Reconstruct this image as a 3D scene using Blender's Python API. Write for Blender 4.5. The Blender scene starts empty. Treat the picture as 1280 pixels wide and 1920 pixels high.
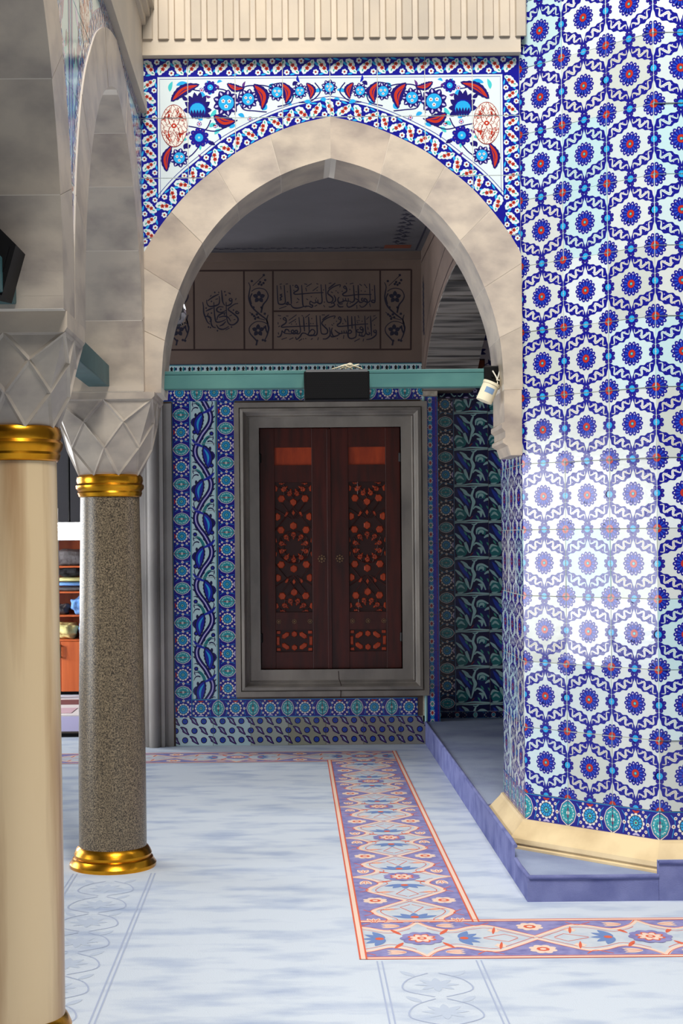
import bpy, bmesh, math, random
from mathutils import Vector, Matrix
from mathutils.geometry import tessellate_polygon
random.seed(7)
PI = math.pi
R = math.radians
SC = bpy.context.scene
COL = SC.collection

# ------------------------------------------------------------------ camera
F = 2795.0            # focal length in pixels of the 1280x1920 frame
VX, VY = 545.0, 1005.0  # vanishing point of the depth axis
HC = 1.6              # camera height
ROLL = R(0.5)
cam_d = bpy.data.cameras.new('camera')
cam = bpy.data.objects.new('camera', cam_d)
COL.objects.link(cam)
cam.location = (0, 0, HC)
cam.rotation_euler = (PI / 2, ROLL, 0)
cam_d.sensor_fit = 'VERTICAL'
cam_d.sensor_height = 36
cam_d.lens = F / 1920 * 36
cam_d.shift_x = (640 - VX) / 1920
cam_d.shift_y = (VY - 960) / 1920
cam_d.clip_end = 100
SC.camera = cam

# ------------------------------------------------------------------ light
world = bpy.data.worlds.new('world')
SC.world = world
world.use_nodes = True
bg = world.node_tree.nodes['Background']
bg.inputs[0].default_value = (0.96, 0.97, 1.0, 1)
bg.inputs[1].default_value = 0.13


def area(name, loc, target, sx, sy, energy, color):
    d = bpy.data.lights.new(name, 'AREA')
    d.shape = 'RECTANGLE'
    d.size, d.size_y = sx, sy
    d.energy = energy
    d.color = color
    o = bpy.data.objects.new(name, d)
    COL.objects.link(o)
    o.location = loc
    v = Vector(target) - Vector(loc)
    o.rotation_euler = v.to_track_quat('-Z', 'Y').to_euler()
    return o


# high windows of the domed hall behind the photographer
area('hall_window_light', (0.3, 1.6, 9.0), (0.3, 7.0, 1.2), 3.4, 2.8, 900, (1.0, 0.96, 0.90))
# daylight through the two windows of the left aisle
area('aisle_window_light', (-5.32, 5.75, 1.42), (0, 5.75, 1.42), 1.9, 1.9, 110, (0.95, 0.98, 1.0))
area('far_aisle_fill_light', (-5.32, 13.6, 1.6), (0, 13.6, .6), 1.6, 1.6, 260, (0.97, 0.98, 1.0))  # added fill, no known window: brightens the cabinet and floor of the far aisle
area('gallery_window_light', (-5.32, 9.9, 1.75), (0, 9.3, 0.0), 2.0, 1.7, 140, (0.95, 0.98, 1.0))

SC.view_settings.view_transform = 'Standard'
SC.view_settings.look = 'None'
SC.view_settings.exposure = 0.15
SC.view_settings.gamma = 1
SC.view_settings.use_curve_mapping = False


# ------------------------------------------------------------------ helpers
def PX(x, y, D):
    """point at depth D seen at pixel (x, y) of the photograph"""
    dx, dy = x - VX, y - VY
    c, s = math.cos(ROLL), math.sin(ROLL)
    return Vector(((dx * c - dy * s) * D / F, D, HC + (-dx * s - dy * c) * D / F))


def srgb(r, g, b):
    def f(c):
        c /= 255.0
        return c / 12.92 if c <= 0.04045 else ((c + 0.055) / 1.055) ** 2.4
    return (f(r), f(g), f(b), 1)


MATS = {}


def mat(name, col, rough=0.6, metal=0.0, spec=0.5, tint=False, noise=None, bump=None, emit=None, stretch=(1, 1, 1), trans=0.0):
    """noise = (scale, colour2, contrast lo, contrast hi[, detail]); bump = (scale, strength, distance)"""
    m = bpy.data.materials.new(name)
    m.use_nodes = True
    nt = m.node_tree
    p = nt.nodes['Principled BSDF']
    p.inputs['Roughness'].default_value = rough
    p.inputs['Metallic'].default_value = metal
    p.inputs['Specular IOR Level'].default_value = spec
    if trans:
        p.inputs['Transmission Weight'].default_value = trans
    tc = nt.nodes.new('ShaderNodeTexCoord')
    mp = nt.nodes.new('ShaderNodeMapping')
    mp.inputs['Scale'].default_value = stretch
    nt.links.new(tc.outputs['Object'], mp.inputs[0])
    last = None
    if noise:
        n = nt.nodes.new('ShaderNodeTexNoise')
        n.inputs['Scale'].default_value = noise[0]
        n.inputs['Detail'].default_value = noise[4] if len(noise) > 4 else 5
        oi0 = nt.nodes.new('ShaderNodeObjectInfo')
        ad = nt.nodes.new('ShaderNodeVectorMath')
        ad.operation = 'MULTIPLY_ADD'
        cmb = nt.nodes.new('ShaderNodeCombineXYZ')
        for k in range(3):
            nt.links.new(oi0.outputs['Random'], cmb.inputs[k])
        nt.links.new(cmb.outputs[0], ad.inputs[0])
        ad.inputs[1].default_value = (37, 53, 71)
        nt.links.new(mp.outputs[0], ad.inputs[2])
        nt.links.new(ad.outputs[0], n.inputs['Vector'])
        r = nt.nodes.new('ShaderNodeValToRGB')
        r.color_ramp.elements[0].position = noise[2]
        r.color_ramp.elements[1].position = noise[3]
        r.color_ramp.elements[0].color = col
        r.color_ramp.elements[1].color = noise[1]
        nt.links.new(n.outputs['Fac'], r.inputs[0])
        last = r.outputs[0]
    if tint:
        oi = nt.nodes.new('ShaderNodeObjectInfo')
        mx = nt.nodes.new('ShaderNodeMix')
        mx.data_type = 'RGBA'
        mx.blend_type = 'MULTIPLY'
        mx.inputs[0].default_value = 1
        nt.links.new(oi.outputs['Color'], mx.inputs[7])
        if last is not None:
            nt.links.new(last, mx.inputs[6])
        else:
            mx.inputs[6].default_value = col
        last = mx.outputs[2]
    if last is not None:
        nt.links.new(last, p.inputs['Base Color'])
    else:
        p.inputs['Base Color'].default_value = col
    if bump:
        n2 = nt.nodes.new('ShaderNodeTexNoise')
        n2.inputs['Scale'].default_value = bump[0]
        n2.inputs['Detail'].default_value = 4
        nt.links.new(mp.outputs[0], n2.inputs['Vector'])
        b = nt.nodes.new('ShaderNodeBump')
        b.inputs['Strength'].default_value = bump[1]
        b.inputs['Distance'].default_value = bump[2]
        nt.links.new(n2.outputs['Fac'], b.inputs['Height'])
        nt.links.new(b.outputs[0], p.inputs['Normal'])
    if emit:
        p.inputs['Emission Color'].default_value = col
        p.inputs['Emission Strength'].default_value = emit
    MATS[name] = m
    return m


def glaze(name, r, g, b, tint=False):
    mat(name, srgb(r, g, b), rough=0.13, spec=0.5, tint=tint, bump=(14, 0.25, 0.004))


glaze('white', 222, 231, 233, True)
glaze('cream_glaze', 236, 232, 222)
glaze('cobalt', 22, 22, 140)
glaze('deep', 30, 20, 105)
glaze('navy', 16, 20, 74)
glaze('blue', 36, 70, 190)
glaze('royal', 26, 40, 168)
glaze('sky', 40, 165, 225)
glaze('turq', 72, 196, 200)
glaze('teal_glaze', 34, 128, 134)
glaze('aqua', 44, 160, 172)
glaze('midnight', 20, 32, 104)
glaze('pale', 170, 214, 214)
glaze('lilac', 196, 186, 226)
glaze('purple', 92, 48, 128)
glaze('red', 186, 52, 34)
glaze('brick', 150, 44, 36)
glaze('green', 70, 170, 150)
glaze('black_glaze', 18, 18, 26)
glaze('stain', 150, 132, 104)
mat('grout', srgb(214, 204, 186), 0.9, noise=(30, srgb(180, 168, 150), .4, .7))
mat('marble', srgb(200, 188, 172), 0.42, tint=True, noise=(4.5, srgb(158, 148, 140), .40, .68, 10), bump=(60, 0.15, 0.002), stretch=(1, 1, 1.6))
mat('marble_wall', srgb(200, 192, 182), 0.5, tint=True, noise=(2.6, srgb(160, 155, 150), .36, .68, 8), bump=(40, 0.2, 0.003), stretch=(.8, .8, 2.2))
mat('mortar', srgb(216, 206, 192), 0.9)
mat('marble_shaft', srgb(236, 208, 164), 0.28, noise=(2.6, srgb(176, 134, 90), .45, .68, 9), bump=(30, 0.1, 0.002), stretch=(3.2, 3.2, .22))
mat('granite', srgb(58, 50, 40), 0.34, noise=(170, srgb(158, 140, 112), .38, .68, 3), bump=(160, 0.15, 0.001))
mat('gold', srgb(226, 160, 40), 0.26, metal=1.0, noise=(9, srgb(196, 128, 26), .4, .7), bump=(18, 0.15, 0.003))
mat('grey_stone', srgb(178, 172, 166), 0.6, noise=(3, srgb(138, 134, 130), .35, .7, 7), bump=(50, 0.2, 0.003), stretch=(1, 1, .5))
mat('frame_stone', srgb(156, 148, 138), 0.5, noise=(4, srgb(122, 116, 110), .38, .68, 7), bump=(50, 0.15, 0.002), stretch=(1, 1, .5))
mat('cornice_stone', srgb(206, 192, 172), 0.6, tint=True, noise=(2.2, srgb(182, 172, 158), .35, .7, 7), bump=(50, 0.2, 0.003))
mat('plinth_stone', srgb(236, 212, 166), 0.5, noise=(4, srgb(206, 180, 136), .4, .7, 7), bump=(40, 0.2, 0.004))
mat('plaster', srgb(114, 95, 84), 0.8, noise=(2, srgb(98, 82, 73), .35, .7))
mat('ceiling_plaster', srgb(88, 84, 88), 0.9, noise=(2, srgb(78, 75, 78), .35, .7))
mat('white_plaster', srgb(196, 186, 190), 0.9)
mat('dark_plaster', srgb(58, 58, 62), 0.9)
mat('soffit_stone', srgb(150, 142, 134), 0.8, noise=(5, srgb(58, 54, 52), .42, .62, 6), stretch=(.3, .3, 14))
mat('ink', srgb(26, 24, 44), 0.8)
mat('ink_brown', srgb(48, 28, 24), 0.8)
mat('ink_blue', srgb(26, 30, 92), 0.8)
mat('rust', srgb(112, 52, 28), 0.8)
mat('teal_paint', srgb(62, 112, 110), 0.55, noise=(6, srgb(78, 128, 122), .4, .65), bump=(25, 0.2, 0.003), stretch=(.6, 1, 1))
mat('dark_teal', srgb(44, 84, 88), 0.5, noise=(6, srgb(56, 98, 100), .4, .65), bump=(25, 0.25, 0.004))
mat('black_metal', srgb(14, 14, 16), 0.55, spec=0.15)
mat('mesh_metal', srgb(20, 20, 21), 0.8, spec=0.1)
mat('silver', srgb(190, 190, 190), 0.3, metal=1)
mat('cream_plastic', srgb(232, 222, 192), 0.5)
mat('print_blue', srgb(120, 150, 186), 0.6)
mat('cotton', srgb(236, 234, 224), 0.9)
mat('wood', srgb(84, 24, 14), 0.38, noise=(6, srgb(50, 13, 8), .35, .7, 6), stretch=(3, 3, .4))
mat('wood_dark', srgb(52, 14, 10), 0.45)
mat('wood_orange', srgb(196, 72, 30), 0.4, noise=(12, srgb(164, 56, 24), .35, .7), stretch=(2, 2, .5))
mat('brass', srgb(150, 120, 90), 0.4, metal=.8)
mat('iron', srgb(22, 20, 20), 0.5)
mat('carpet', srgb(212, 222, 234), 0.95, spec=0.1, noise=(4.2, srgb(168, 184, 212), .47, .74, 13), bump=(220, 0.5, 0.004), stretch=(.7, 1.7, 1))
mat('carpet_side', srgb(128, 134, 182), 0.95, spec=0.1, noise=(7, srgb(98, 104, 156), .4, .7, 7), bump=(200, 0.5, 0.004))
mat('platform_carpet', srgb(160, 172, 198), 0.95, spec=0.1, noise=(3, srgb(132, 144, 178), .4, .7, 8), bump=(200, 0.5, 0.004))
mat('c_lilac', srgb(152, 150, 198), 0.95, spec=0.1, noise=(20, srgb(122, 120, 176), .4, .7))
mat('c_field', srgb(206, 214, 222), 0.95, spec=0.1, noise=(20, srgb(190, 202, 216), .4, .7))
mat('c_cream', srgb(240, 214, 196), 0.95, spec=0.1)
mat('c_red', srgb(222, 108, 82), 0.95, spec=0.1)
mat('c_blue', srgb(116, 142, 194), 0.95, spec=0.1)
mat('c_line', srgb(174, 186, 212), 0.95, spec=0.1)
mat('c_faint', srgb(192, 204, 222), 0.95, spec=0.1)
mat('cabinet_wood', srgb(206, 104, 52), 0.4, noise=(4, srgb(184, 86, 40), .4, .7), stretch=(4, 4, .3))
mat('lamp_white', (1, .98, .92, 1), 0.5, emit=26)
mat('cloth_grey', srgb(96, 92, 92), 0.9, bump=(30, .5, .02))
mat('cloth_black', srgb(26, 25, 28), 0.9, bump=(30, .5, .02))
mat('cloth_yellow', srgb(226, 220, 150), 0.9, bump=(30, .5, .02))
mat('cloth_blue', srgb(112, 160, 222), 0.9, bump=(30, .5, .02))
mat('rug_white', srgb(226, 216, 214), 0.95)
mat('rug_red', srgb(122, 66, 66), 0.95)
mat('rug_pink', srgb(206, 170, 180), 0.95)
mat('lilac_mat', srgb(172, 168, 206), 0.95)
mat('glass', (1, 1, 1, 1), 0.03, trans=1.0)


def link(o, parent=None):
    COL.objects.link(o)
    if parent is not None:
        o.parent = parent
    return o


def mesh_obj(name, verts, faces, mats, fm=None, parent=None, loc=(0, 0, 0), rot=0.0, smooth=False, rel=True):
    """one mesh object; loc is in world space when the parent is not rotated"""
    me = bpy.data.meshes.new(name)
    me.from_pydata([tuple(v) for v in verts], [], faces)
    for mn in mats:
        me.materials.append(MATS[mn])
    if fm:
        me.polygons.foreach_set('material_index', fm)
    if smooth:
        me.polygons.foreach_set('use_smooth', [True] * len(me.polygons))
    me.update()
    return put(name, me, parent, loc, rot)


def put(name, me, parent=None, loc=(0, 0, 0), rot=0.0):
    o = bpy.data.objects.new(name, me)
    link(o, parent)
    l = Vector(loc)
    if parent is not None:
        l = l - parent.location
    o.location = l
    if isinstance(rot, (int, float)):
        o.rotation_euler = (0, 0, rot)
    else:
        o.rotation_euler = rot
    return o


def tag(o, label=None, cat=None, group=None, kind=None):
    if label:
        o['label'] = label
    if cat:
        o['category'] = cat
    if group:
        o['group'] = group
    if kind:
        o['kind'] = kind
    return o


def empty(name, loc=(0, 0, 0)):
    o = bpy.data.objects.new(name, None)
    COL.objects.link(o)
    o.location = loc
    o.empty_display_size = .1
    return o


class MB:
    def __init__(s):
        s.v, s.f, s.m = [], [], []

    def box(s, x0, x1, y0, y1, z0, z1, m=0, bev=0.0):
        i = len(s.v)
        if bev <= 0:
            s.v += [(x, y, z) for x in (x0, x1) for y in (y0, y1) for z in (z0, z1)]
            for q in ((0, 1, 3, 2), (4, 6, 7, 5), (0, 4, 5, 1), (2, 3, 7, 6), (0, 2, 6, 4), (1, 5, 7, 3)):
                s.f.append([i + k for k in q])
                s.m.append(m)
        else:
            b = bev
            bm = bmesh.new()
            bmesh.ops.create_cube(bm, size=1)
            for v in bm.verts:
                v.co = Vector((x0 + (v.co.x + .5) * (x1 - x0), y0 + (v.co.y + .5) * (y1 - y0), z0 + (v.co.z + .5) * (z1 - z0)))
            bmesh.ops.bevel(bm, geom=bm.edges[:], offset=b, segments=2, affect='EDGES', profile=.5)
            s.addbm(bm, m)
            bm.free()
        return s

    def addbm(s, bm, m=0):
        i = len(s.v)
        bm.verts.index_update()
        s.v += [tuple(v.co) for v in bm.verts]
        for f in bm.faces:
            s.f.append([i + v.index for v in f.verts])
            s.m.append(m)

    def lathe(s, prof, cx=0, cy=0, n=40, m=0, cap=True):
        i = len(s.v)
        for (r, z) in prof:
            for k in range(n):
                a = 2 * PI * k / n
                s.v.append((cx + r * math.cos(a), cy + r * math.sin(a), z))
        for j in range(len(prof) - 1):
            for k in range(n):
                a, b = i + j * n + k, i + j * n + (k + 1) % n
                s.f.append([a, b, b + n, a + n])
                s.m.append(m)
        if cap:
            s.f.append([i + k for k in range(n)][::-1])
            s.m.append(m)
            j = i + (len(prof) - 1) * n
            s.f.append([j + k for k in range(n)])
            s.m.append(m)
        return s

    def tube(s, pts, r, n=8, m=0):
        pts = [Vector(p) for p in pts]
        i = len(s.v)
        for k, p in enumerate(pts):
            t = (pts[min(k + 1, len(pts) - 1)] - pts[max(k - 1, 0)]).normalized()
            u = t.cross(Vector((0, 0, 1)))
            if u.length < 1e-3:
                u = t.cross(Vector((1, 0, 0)))
            u.normalize()
            w = t.cross(u)
            for q in range(n):
                a = 2 * PI * q / n
                s.v.append(tuple(p + u * (r * math.cos(a)) + w * (r * math.sin(a))))
        for k in range(len(pts) - 1):
            for q in range(n):
                a, b = i + k * n + q, i + k * n + (q + 1) % n
                s.f.append([a, b, b + n, a + n])
                s.m.append(m)
        s.f.append([i + q for q in range(n)])
        s.m.append(m)
        j = i + (len(pts) - 1) * n
        s.f.append([j + q for q in range(n)][::-1])
        s.m.append(m)
        return s

    def prism(s, poly, d0, d1, axis='y', m=0):
        """2-D polygon extruded from d0 to d1 along the axis"""
        def mk(p, d):
            return {'y': (p[0], d, p[1]), 'z': (p[0], p[1], d), 'x': (d, p[0], p[1])}[axis]
        i, n = len(s.v), len(poly)
        s.v += [mk(p, d0) for p in poly] + [mk(p, d1) for p in poly]
        s.f.append([i + k for k in range(n)])
        s.f.append([i + n + k for k in range(n)][::-1])
        s.m += [m, m]
        for k in range(n):
            a, b = i + k, i + (k + 1) % n
            s.f.append([a, a + n, b + n, b])
            s.m.append(m)
        return s

    def obj(s, name, mats, parent=None, loc=(0, 0, 0), rot=0.0, smooth=False, auto=None):
        if isinstance(mats, str):
            mats = [mats]
        o = mesh_obj(name, s.v, s.f, mats, s.m, parent, loc, rot, smooth)
        bm = bmesh.new()
        bm.from_mesh(o.data)
        bmesh.ops.recalc_face_normals(bm, faces=bm.faces[:])
        if auto is not None:
            for e in bm.edges:
                e.smooth = len(e.link_faces) == 2 and e.calc_face_angle(0) < R(auto)
            for f in bm.faces:
                f.smooth = True
        bm.to_mesh(o.data)
        bm.free()
        return o


# ------------------------------------------------------------------ flat ornament on tiles
LAY = 0.00018


def lerp(a, b, t):
    return a + (b - a) * t


def sm(pts, n=6, closed=False):
    """Catmull-Rom through points"""
    P = [tuple(p) for p in pts]
    out = []
    N = len(P)
    rng = range(N if closed else N - 1)
    for i in rng:
        p0 = P[(i - 1) % N] if closed or i > 0 else P[0]
        p1, p2 = P[i], P[(i + 1) % N]
        p3 = P[(i + 2) % N] if closed or i + 2 < N else P[-1]
        for k in range(n):
            t = k / n
            out.append(tuple(.5 * ((2 * b) + (-a + c) * t + (2 * a - 5 * b + 4 * c - d) * t * t + (-a + 3 * b - 3 * c + d) * t ** 3)
                             for a, b, c, d in zip(p0, p1, p2, p3)))
    if not closed:
        out.append(P[-1])
    return out


class Art:
    def __init__(s):
        s.it = []

    def poly(s, col, pts, L=1):
        s.it.append((L, col, [(p[0], p[1]) for p in pts]))

    def disc(s, x, y, r, col, L=1, n=12, ry=None, ang=0):
        ry = ry or r
        c, q = math.cos(ang), math.sin(ang)
        s.poly(col, [(x + r * math.cos(2 * PI * k / n) * c - ry * math.sin(2 * PI * k / n) * q,
                      y + r * math.cos(2 * PI * k / n) * q + ry * math.sin(2 * PI * k / n) * c) for k in range(n)], L)

    def stroke(s, pts, w, col, L=1, taper=None):
        """w: width, or (start, mid, end)"""
        n = len(pts)
        Lp, Rp = [], []
        for k, p in enumerate(pts):
            a, b = pts[max(k - 1, 0)], pts[min(k + 1, n - 1)]
            dx, dy = b[0] - a[0], b[1] - a[1]
            l = math.hypot(dx, dy) or 1
            t = k / max(n - 1, 1)
            if isinstance(w, tuple):
                ww = lerp(w[0], w[1], t * 2) if t < .5 else lerp(w[1], w[2], t * 2 - 1)
            else:
                ww = w
            nx, ny = -dy / l * ww / 2, dx / l * ww / 2
            Lp.append((p[0] + nx, p[1] + ny))
            Rp.append((p[0] - nx, p[1] - ny))
        for k in range(n - 1):
            s.poly(col, [Lp[k], Rp[k], Rp[k + 1], Lp[k + 1]], L)

    def lens(s, x0, y0, x1, y1, w, col, L=1, bend=0.0, n=8, serr=0.0, asym=.5):
        """pointed leaf from p0 to p1, bent sideways"""
        dx, dy = x1 - x0, y1 - y0
        l = math.hypot(dx, dy)
        tx, ty = dx / l, dy / l
        nx, ny = -ty, tx
        up, dn = [], []
        for k in range(n + 1):
            t = k / n
            b = bend * math.sin(PI * t)
            ww = w / 2 * math.sin(PI * t ** .9) ** .8 if 0 < t < 1 else 0
            sg = serr * (1 if k % 2 else -.5) if 0 < k < n else 0
            cx, cy = x0 + dx * t + nx * b, y0 + dy * t + ny * b
            up.append((cx + nx * (ww * 2 * asym + sg), cy + ny * (ww * 2 * asym + sg)))
            dn.append((cx - nx * (ww * 2 * (1 - asym) + sg), cy - ny * (ww * 2 * (1 - asym) + sg)))
        s.poly(col, up + dn[1:-1][::-1], L)

    def lobed(s, x, y, r, n, depth, col, L=1, m=4, ph=0):
        pts = []
        for k in range(n * m):
            a = 2 * PI * k / (n * m) + ph
            rr = r * (1 - depth * (1 - abs(math.sin(PI * k / m))))
            pts.append((x + rr * math.cos(a), y + rr * math.sin(a)))
        s.poly(col, pts, L)

    def put(s, o, x=0, y=0, ang=0, sc=1.0, flip=False, L=0, sy=None):
        c, q = math.cos(ang), math.sin(ang)
        sy = sy or sc
        for (l, col, pts) in o.it:
            pp = []
            for (px, py) in pts:
                px = (-px if flip else px) * sc
                py *= sy
                pp.append((x + px * c - py * q, y + px * q + py * c))
            s.it.append((l + L, col, pp))
        return s


def clip_poly(pts, x0, y0, x1, y1):
    for (ax, lim, sg) in ((0, x0, 1), (0, x1, -1), (1, y0, 1), (1, y1, -1)):
        if not pts:
            return pts
        out = []
        n = len(pts)
        for k in range(n):
            a, b = pts[k], pts[(k + 1) % n]
            ia, ib = (a[ax] - lim) * sg >= 0, (b[ax] - lim) * sg >= 0
            if ia:
                out.append(a)
            if ia != ib:
                t = (lim - a[ax]) / (b[ax] - a[ax])
                out.append((lerp(a[0], b[0], t), lerp(a[1], b[1], t)))
        pts = out
    return pts


def area2(p):
    return sum(p[k][0] * p[(k + 1) % len(p)][1] - p[(k + 1) % len(p)][0] * p[k][1] for k in range(len(p)))


def add_art(V, Fc, Fm, slots, art, rect, cx, cy, flat=False):
    x0, y0, x1, y1 = rect

    def slot(c):
        if c not in slots:
            slots.append(c)
        return slots.index(c)

    def emit(pts, col, L):
        a = area2(pts)
        if abs(a) < 1e-9:
            return
        if a < 0:
            pts = pts[::-1]
        i = len(V)
        h = (L + .08 * (len(Fc) % 11)) * LAY      # no two strokes of paint share one plane
        for p in pts:
            V.append((p[0] - cx, p[1] - cy, h) if flat else (p[0] - cx, -h, p[1] - cy))
        Fc.append(list(range(i, i + len(pts))))
        Fm.append(slot(col))
    for (L, col, pts) in sorted(art.it, key=lambda t: t[0]):
        xs = [p[0] for p in pts]
        ys = [p[1] for p in pts]
        if max(xs) <= x0 or min(xs) >= x1 or max(ys) <= y0 or min(ys) >= y1:
            continue
        if min(xs) >= x0 and max(xs) <= x1 and min(ys) >= y0 and max(ys) <= y1:
            emit(pts, col, L)
        elif len(pts) <= 4:
            q = clip_poly(pts, *rect)
            if len(q) > 2:
                emit(q, col, L)
        else:
            for t in tessellate_polygon([[Vector((p[0], p[1], 0)) for p in pts]]):
                q = clip_poly([pts[k] for k in t], *rect)
                if len(q) > 2:
                    emit(q, col, L)


def tile_mesh(name, art, rect, base='white', thick=.010, gap=.0012, poly=None):
    """a glazed tile with bevelled rim, ornament laid on its face; origin at the centre of its face"""
    x0, y0, x1, y1 = rect
    cx, cy = (x0 + x1) / 2, (y0 + y1) / 2
    V, Fc, Fm, slots = [], [], [], [base]
    if poly is None:
        poly = [(x0 + gap, y0 + gap), (x1 - gap, y0 + gap), (x1 - gap, y1 - gap), (x0 + gap, y1 - gap)]
    if area2(poly) < 0:
        poly = poly[::-1]
    n = len(poly)
    mx, my = sum(p[0] for p in poly) / n, sum(p[1] for p in poly) / n
    b = .0012
    inn = []
    for p in poly:
        dx, dy = mx - p[0], my - p[1]
        l = math.hypot(dx, dy) or 1
        inn.append((p[0] + dx / l * b, p[1] + dy / l * b))
    V += [(p[0] - cx, 0, p[1] - cy) for p in inn]
    V += [(p[0] - cx, b, p[1] - cy) for p in poly]
    V += [(p[0] - cx, thick, p[1] - cy) for p in poly]
    Fc.append(list(range(n)))
    Fm.append(0)
    for lv in (0, 1):
        for k in range(n):
            a, c = lv * n + k, lv * n + (k + 1) % n
            Fc.append([a, a + n, c + n, c])
            Fm.append(0)
    add_art(V, Fc, Fm, slots, art, (x0 + gap + .0006, y0 + gap + .0006, x1 - gap - .0006, y1 - gap - .0006), cx, cy)
    me = bpy.data.meshes.new(name)
    me.from_pydata(V, [], Fc)
    for mn in slots:
        me.materials.append(MATS[mn])
    me.polygons.foreach_set('material_index', Fm)
    me.update()
    return me


def flat_art(name, art, parent, loc, rot=0.0, rect=(-50, -50, 50, 50), flat=False):
    """painted or woven ornament on its own"""
    V, Fc, Fm, slots = [], [], [], []
    add_art(V, Fc, Fm, slots, art, rect, 0, 0, flat)
    return mesh_obj(name, V, Fc, slots, Fm, parent, loc, rot)


# ---- motifs -------------------------------------------------------
def rosette(a, x, y, r, L=1, n=14):
    a.disc(x, y, r * .74, 'cobalt', L, 20)
    for k in range(n):
        t = 2 * PI * k / n
        c, q = math.cos(t), math.sin(t)
        a.disc(x + c * r * .74, y + q * r * .74, r * .27, 'cobalt', L, 9, r * .19, t)
        a.poly('blue', [(x + c * r * .3 - q * r * .035, y + q * r * .3 + c * r * .035), (x + c * r * .3 + q * r * .035, y + q * r * .3 - c * r * .035),
                        (x + c * r * .68 + q * r * .08, y + q * r * .68 - c * r * .08), (x + c * r * .68 - q * r * .08, y + q * r * .68 + c * r * .08)], L + 1)
        a.disc(x + c * r * .8, y + q * r * .8, r * .07, 'lilac', L + 2, 6)
    a.disc(x, y, r * .38, 'cobalt', L + 2, 14)
    a.disc(x, y, r * .34, 'red', L + 3, 14)
    a.disc(x, y, r * .15, 'deep', L + 4, 8)
    a.disc(x, y, r * .11, 'turq', L + 5, 8)


def small_rosette(a, x, y, r, L=1, n=8, mid='sky', pet='cobalt'):
    for k in range(n):
        t = 2 * PI * (k + .5) / n
        c, q = math.cos(t), math.sin(t)
        a.disc(x + c * r * .68, y + q * r * .68, r * .32, pet, L, 8, r * .27, t)
        a.disc(x + c * r * .74, y + q * r * .74, r * .09, 'purple', L + 1, 5)
    a.disc(x, y, r * .6, pet, L, 10)
    a.disc(x, y, r * .42, mid, L + 2, 10)
    a.disc(x, y, r * .12, 'pale', L + 3, 6)


def blossom(a, x, y, r, L=1, n=6, pet='cream_glaze', mid='brick', ring=None, ry=1.0):
    """small white flower with a dark eye"""
    if ring:
        a.disc(x, y, r * 1.12, ring, L, 10)
    for k in range(n):
        t = 2 * PI * k / n + .3
        a.disc(x + math.cos(t) * r * .62, y + math.sin(t) * r * .62 * ry, r * .4, pet, L + 1, 7)
    a.disc(x, y, r * .38, mid, L + 2, 7)


def red_flower(a, x, y, r, L=1):
    for k in range(5):
        t = 2 * PI * k / 5 + .5
        a.disc(x + math.cos(t) * r * .6, y + math.sin(t) * r * .6, r * .42, 'red', L, 6)
    a.disc(x, y, r * .3, 'black_glaze', L + 1, 5)


# ---- ogival lattice tile of the big pillar ------------------------
TW, TH = .2425, .3137


def pillar_tile_art():
    a = Art()
    w, h = TW, TH
    rosette(a, 0, 0, .055, 2)
    for sx in (-1, 1):
        for sy in (-1, 1):
            rosette(a, sx * w / 2, sy * h / 2, .055, 2)
    for sy in (-1, 1):
        small_rosette(a, 0, sy * h / 2, .036, 2)
    for sx in (-1, 1):
        small_rosette(a, sx * w / 2, 0, .036, 2)
    for sx in (-1, 1):
        for sy in (-1, 1):
            p0, p1 = (0, sy * h * .40), (sx * w * .497, sy * h * .105)
            dx, dy = p1[0] - p0[0], p1[1] - p0[1]
            l = math.hypot(dx, dy)
            tx, ty = dx / l, dy / l
            nx, ny = (-ty, tx)
            if nx * sx + ny * sy < 0:
                nx, ny = -nx, -ny
            up, dn, mid = [], [], []
            N = 22
            for k in range(N + 1):
                t = k / N
                hw = .0285 * math.sin(PI * t) ** .8 if 0 < t < 1 else .0012
                sc = 1 + .13 * math.sin(t * PI * 9)
                off = .002 * math.sin(PI * t) - .0085 * math.sin(2 * PI * t)
                c = (p0[0] + dx * t + nx * off, p0[1] + dy * t + ny * off)
                up.append((c[0] + nx * hw * sc, c[1] + ny * hw * sc))
                dn.append((c[0] - nx * hw * sc, c[1] - ny * hw * sc))
                wv = .55 * hw * math.sin(t * PI * 7)
                if .1 < t < .9:
                    mid.append((c[0] + nx * wv, c[1] + ny * wv))
            for k in range(N):
                a.poly('cobalt', [up[k], dn[k], dn[k + 1], up[k + 1]], 1)
            a.stroke(sm(mid, 2), (.003, .0135, .003), 'white', 2)
            a.stroke(sm(mid, 2), (.0005, .0010, .0005), 'red', 3)
            for t in (.3, .44, .58, .72):
                k = int(t * N)
                sgn = 1 if k % 2 else -1
                c = ((up[k][0] + dn[k][0]) / 2, (up[k][1] + dn[k][1]) / 2)
                a.disc(c[0] - nx * sgn * .011, c[1] - ny * sgn * .011, .0026, 'lilac', 3, 6)
    return a


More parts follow.
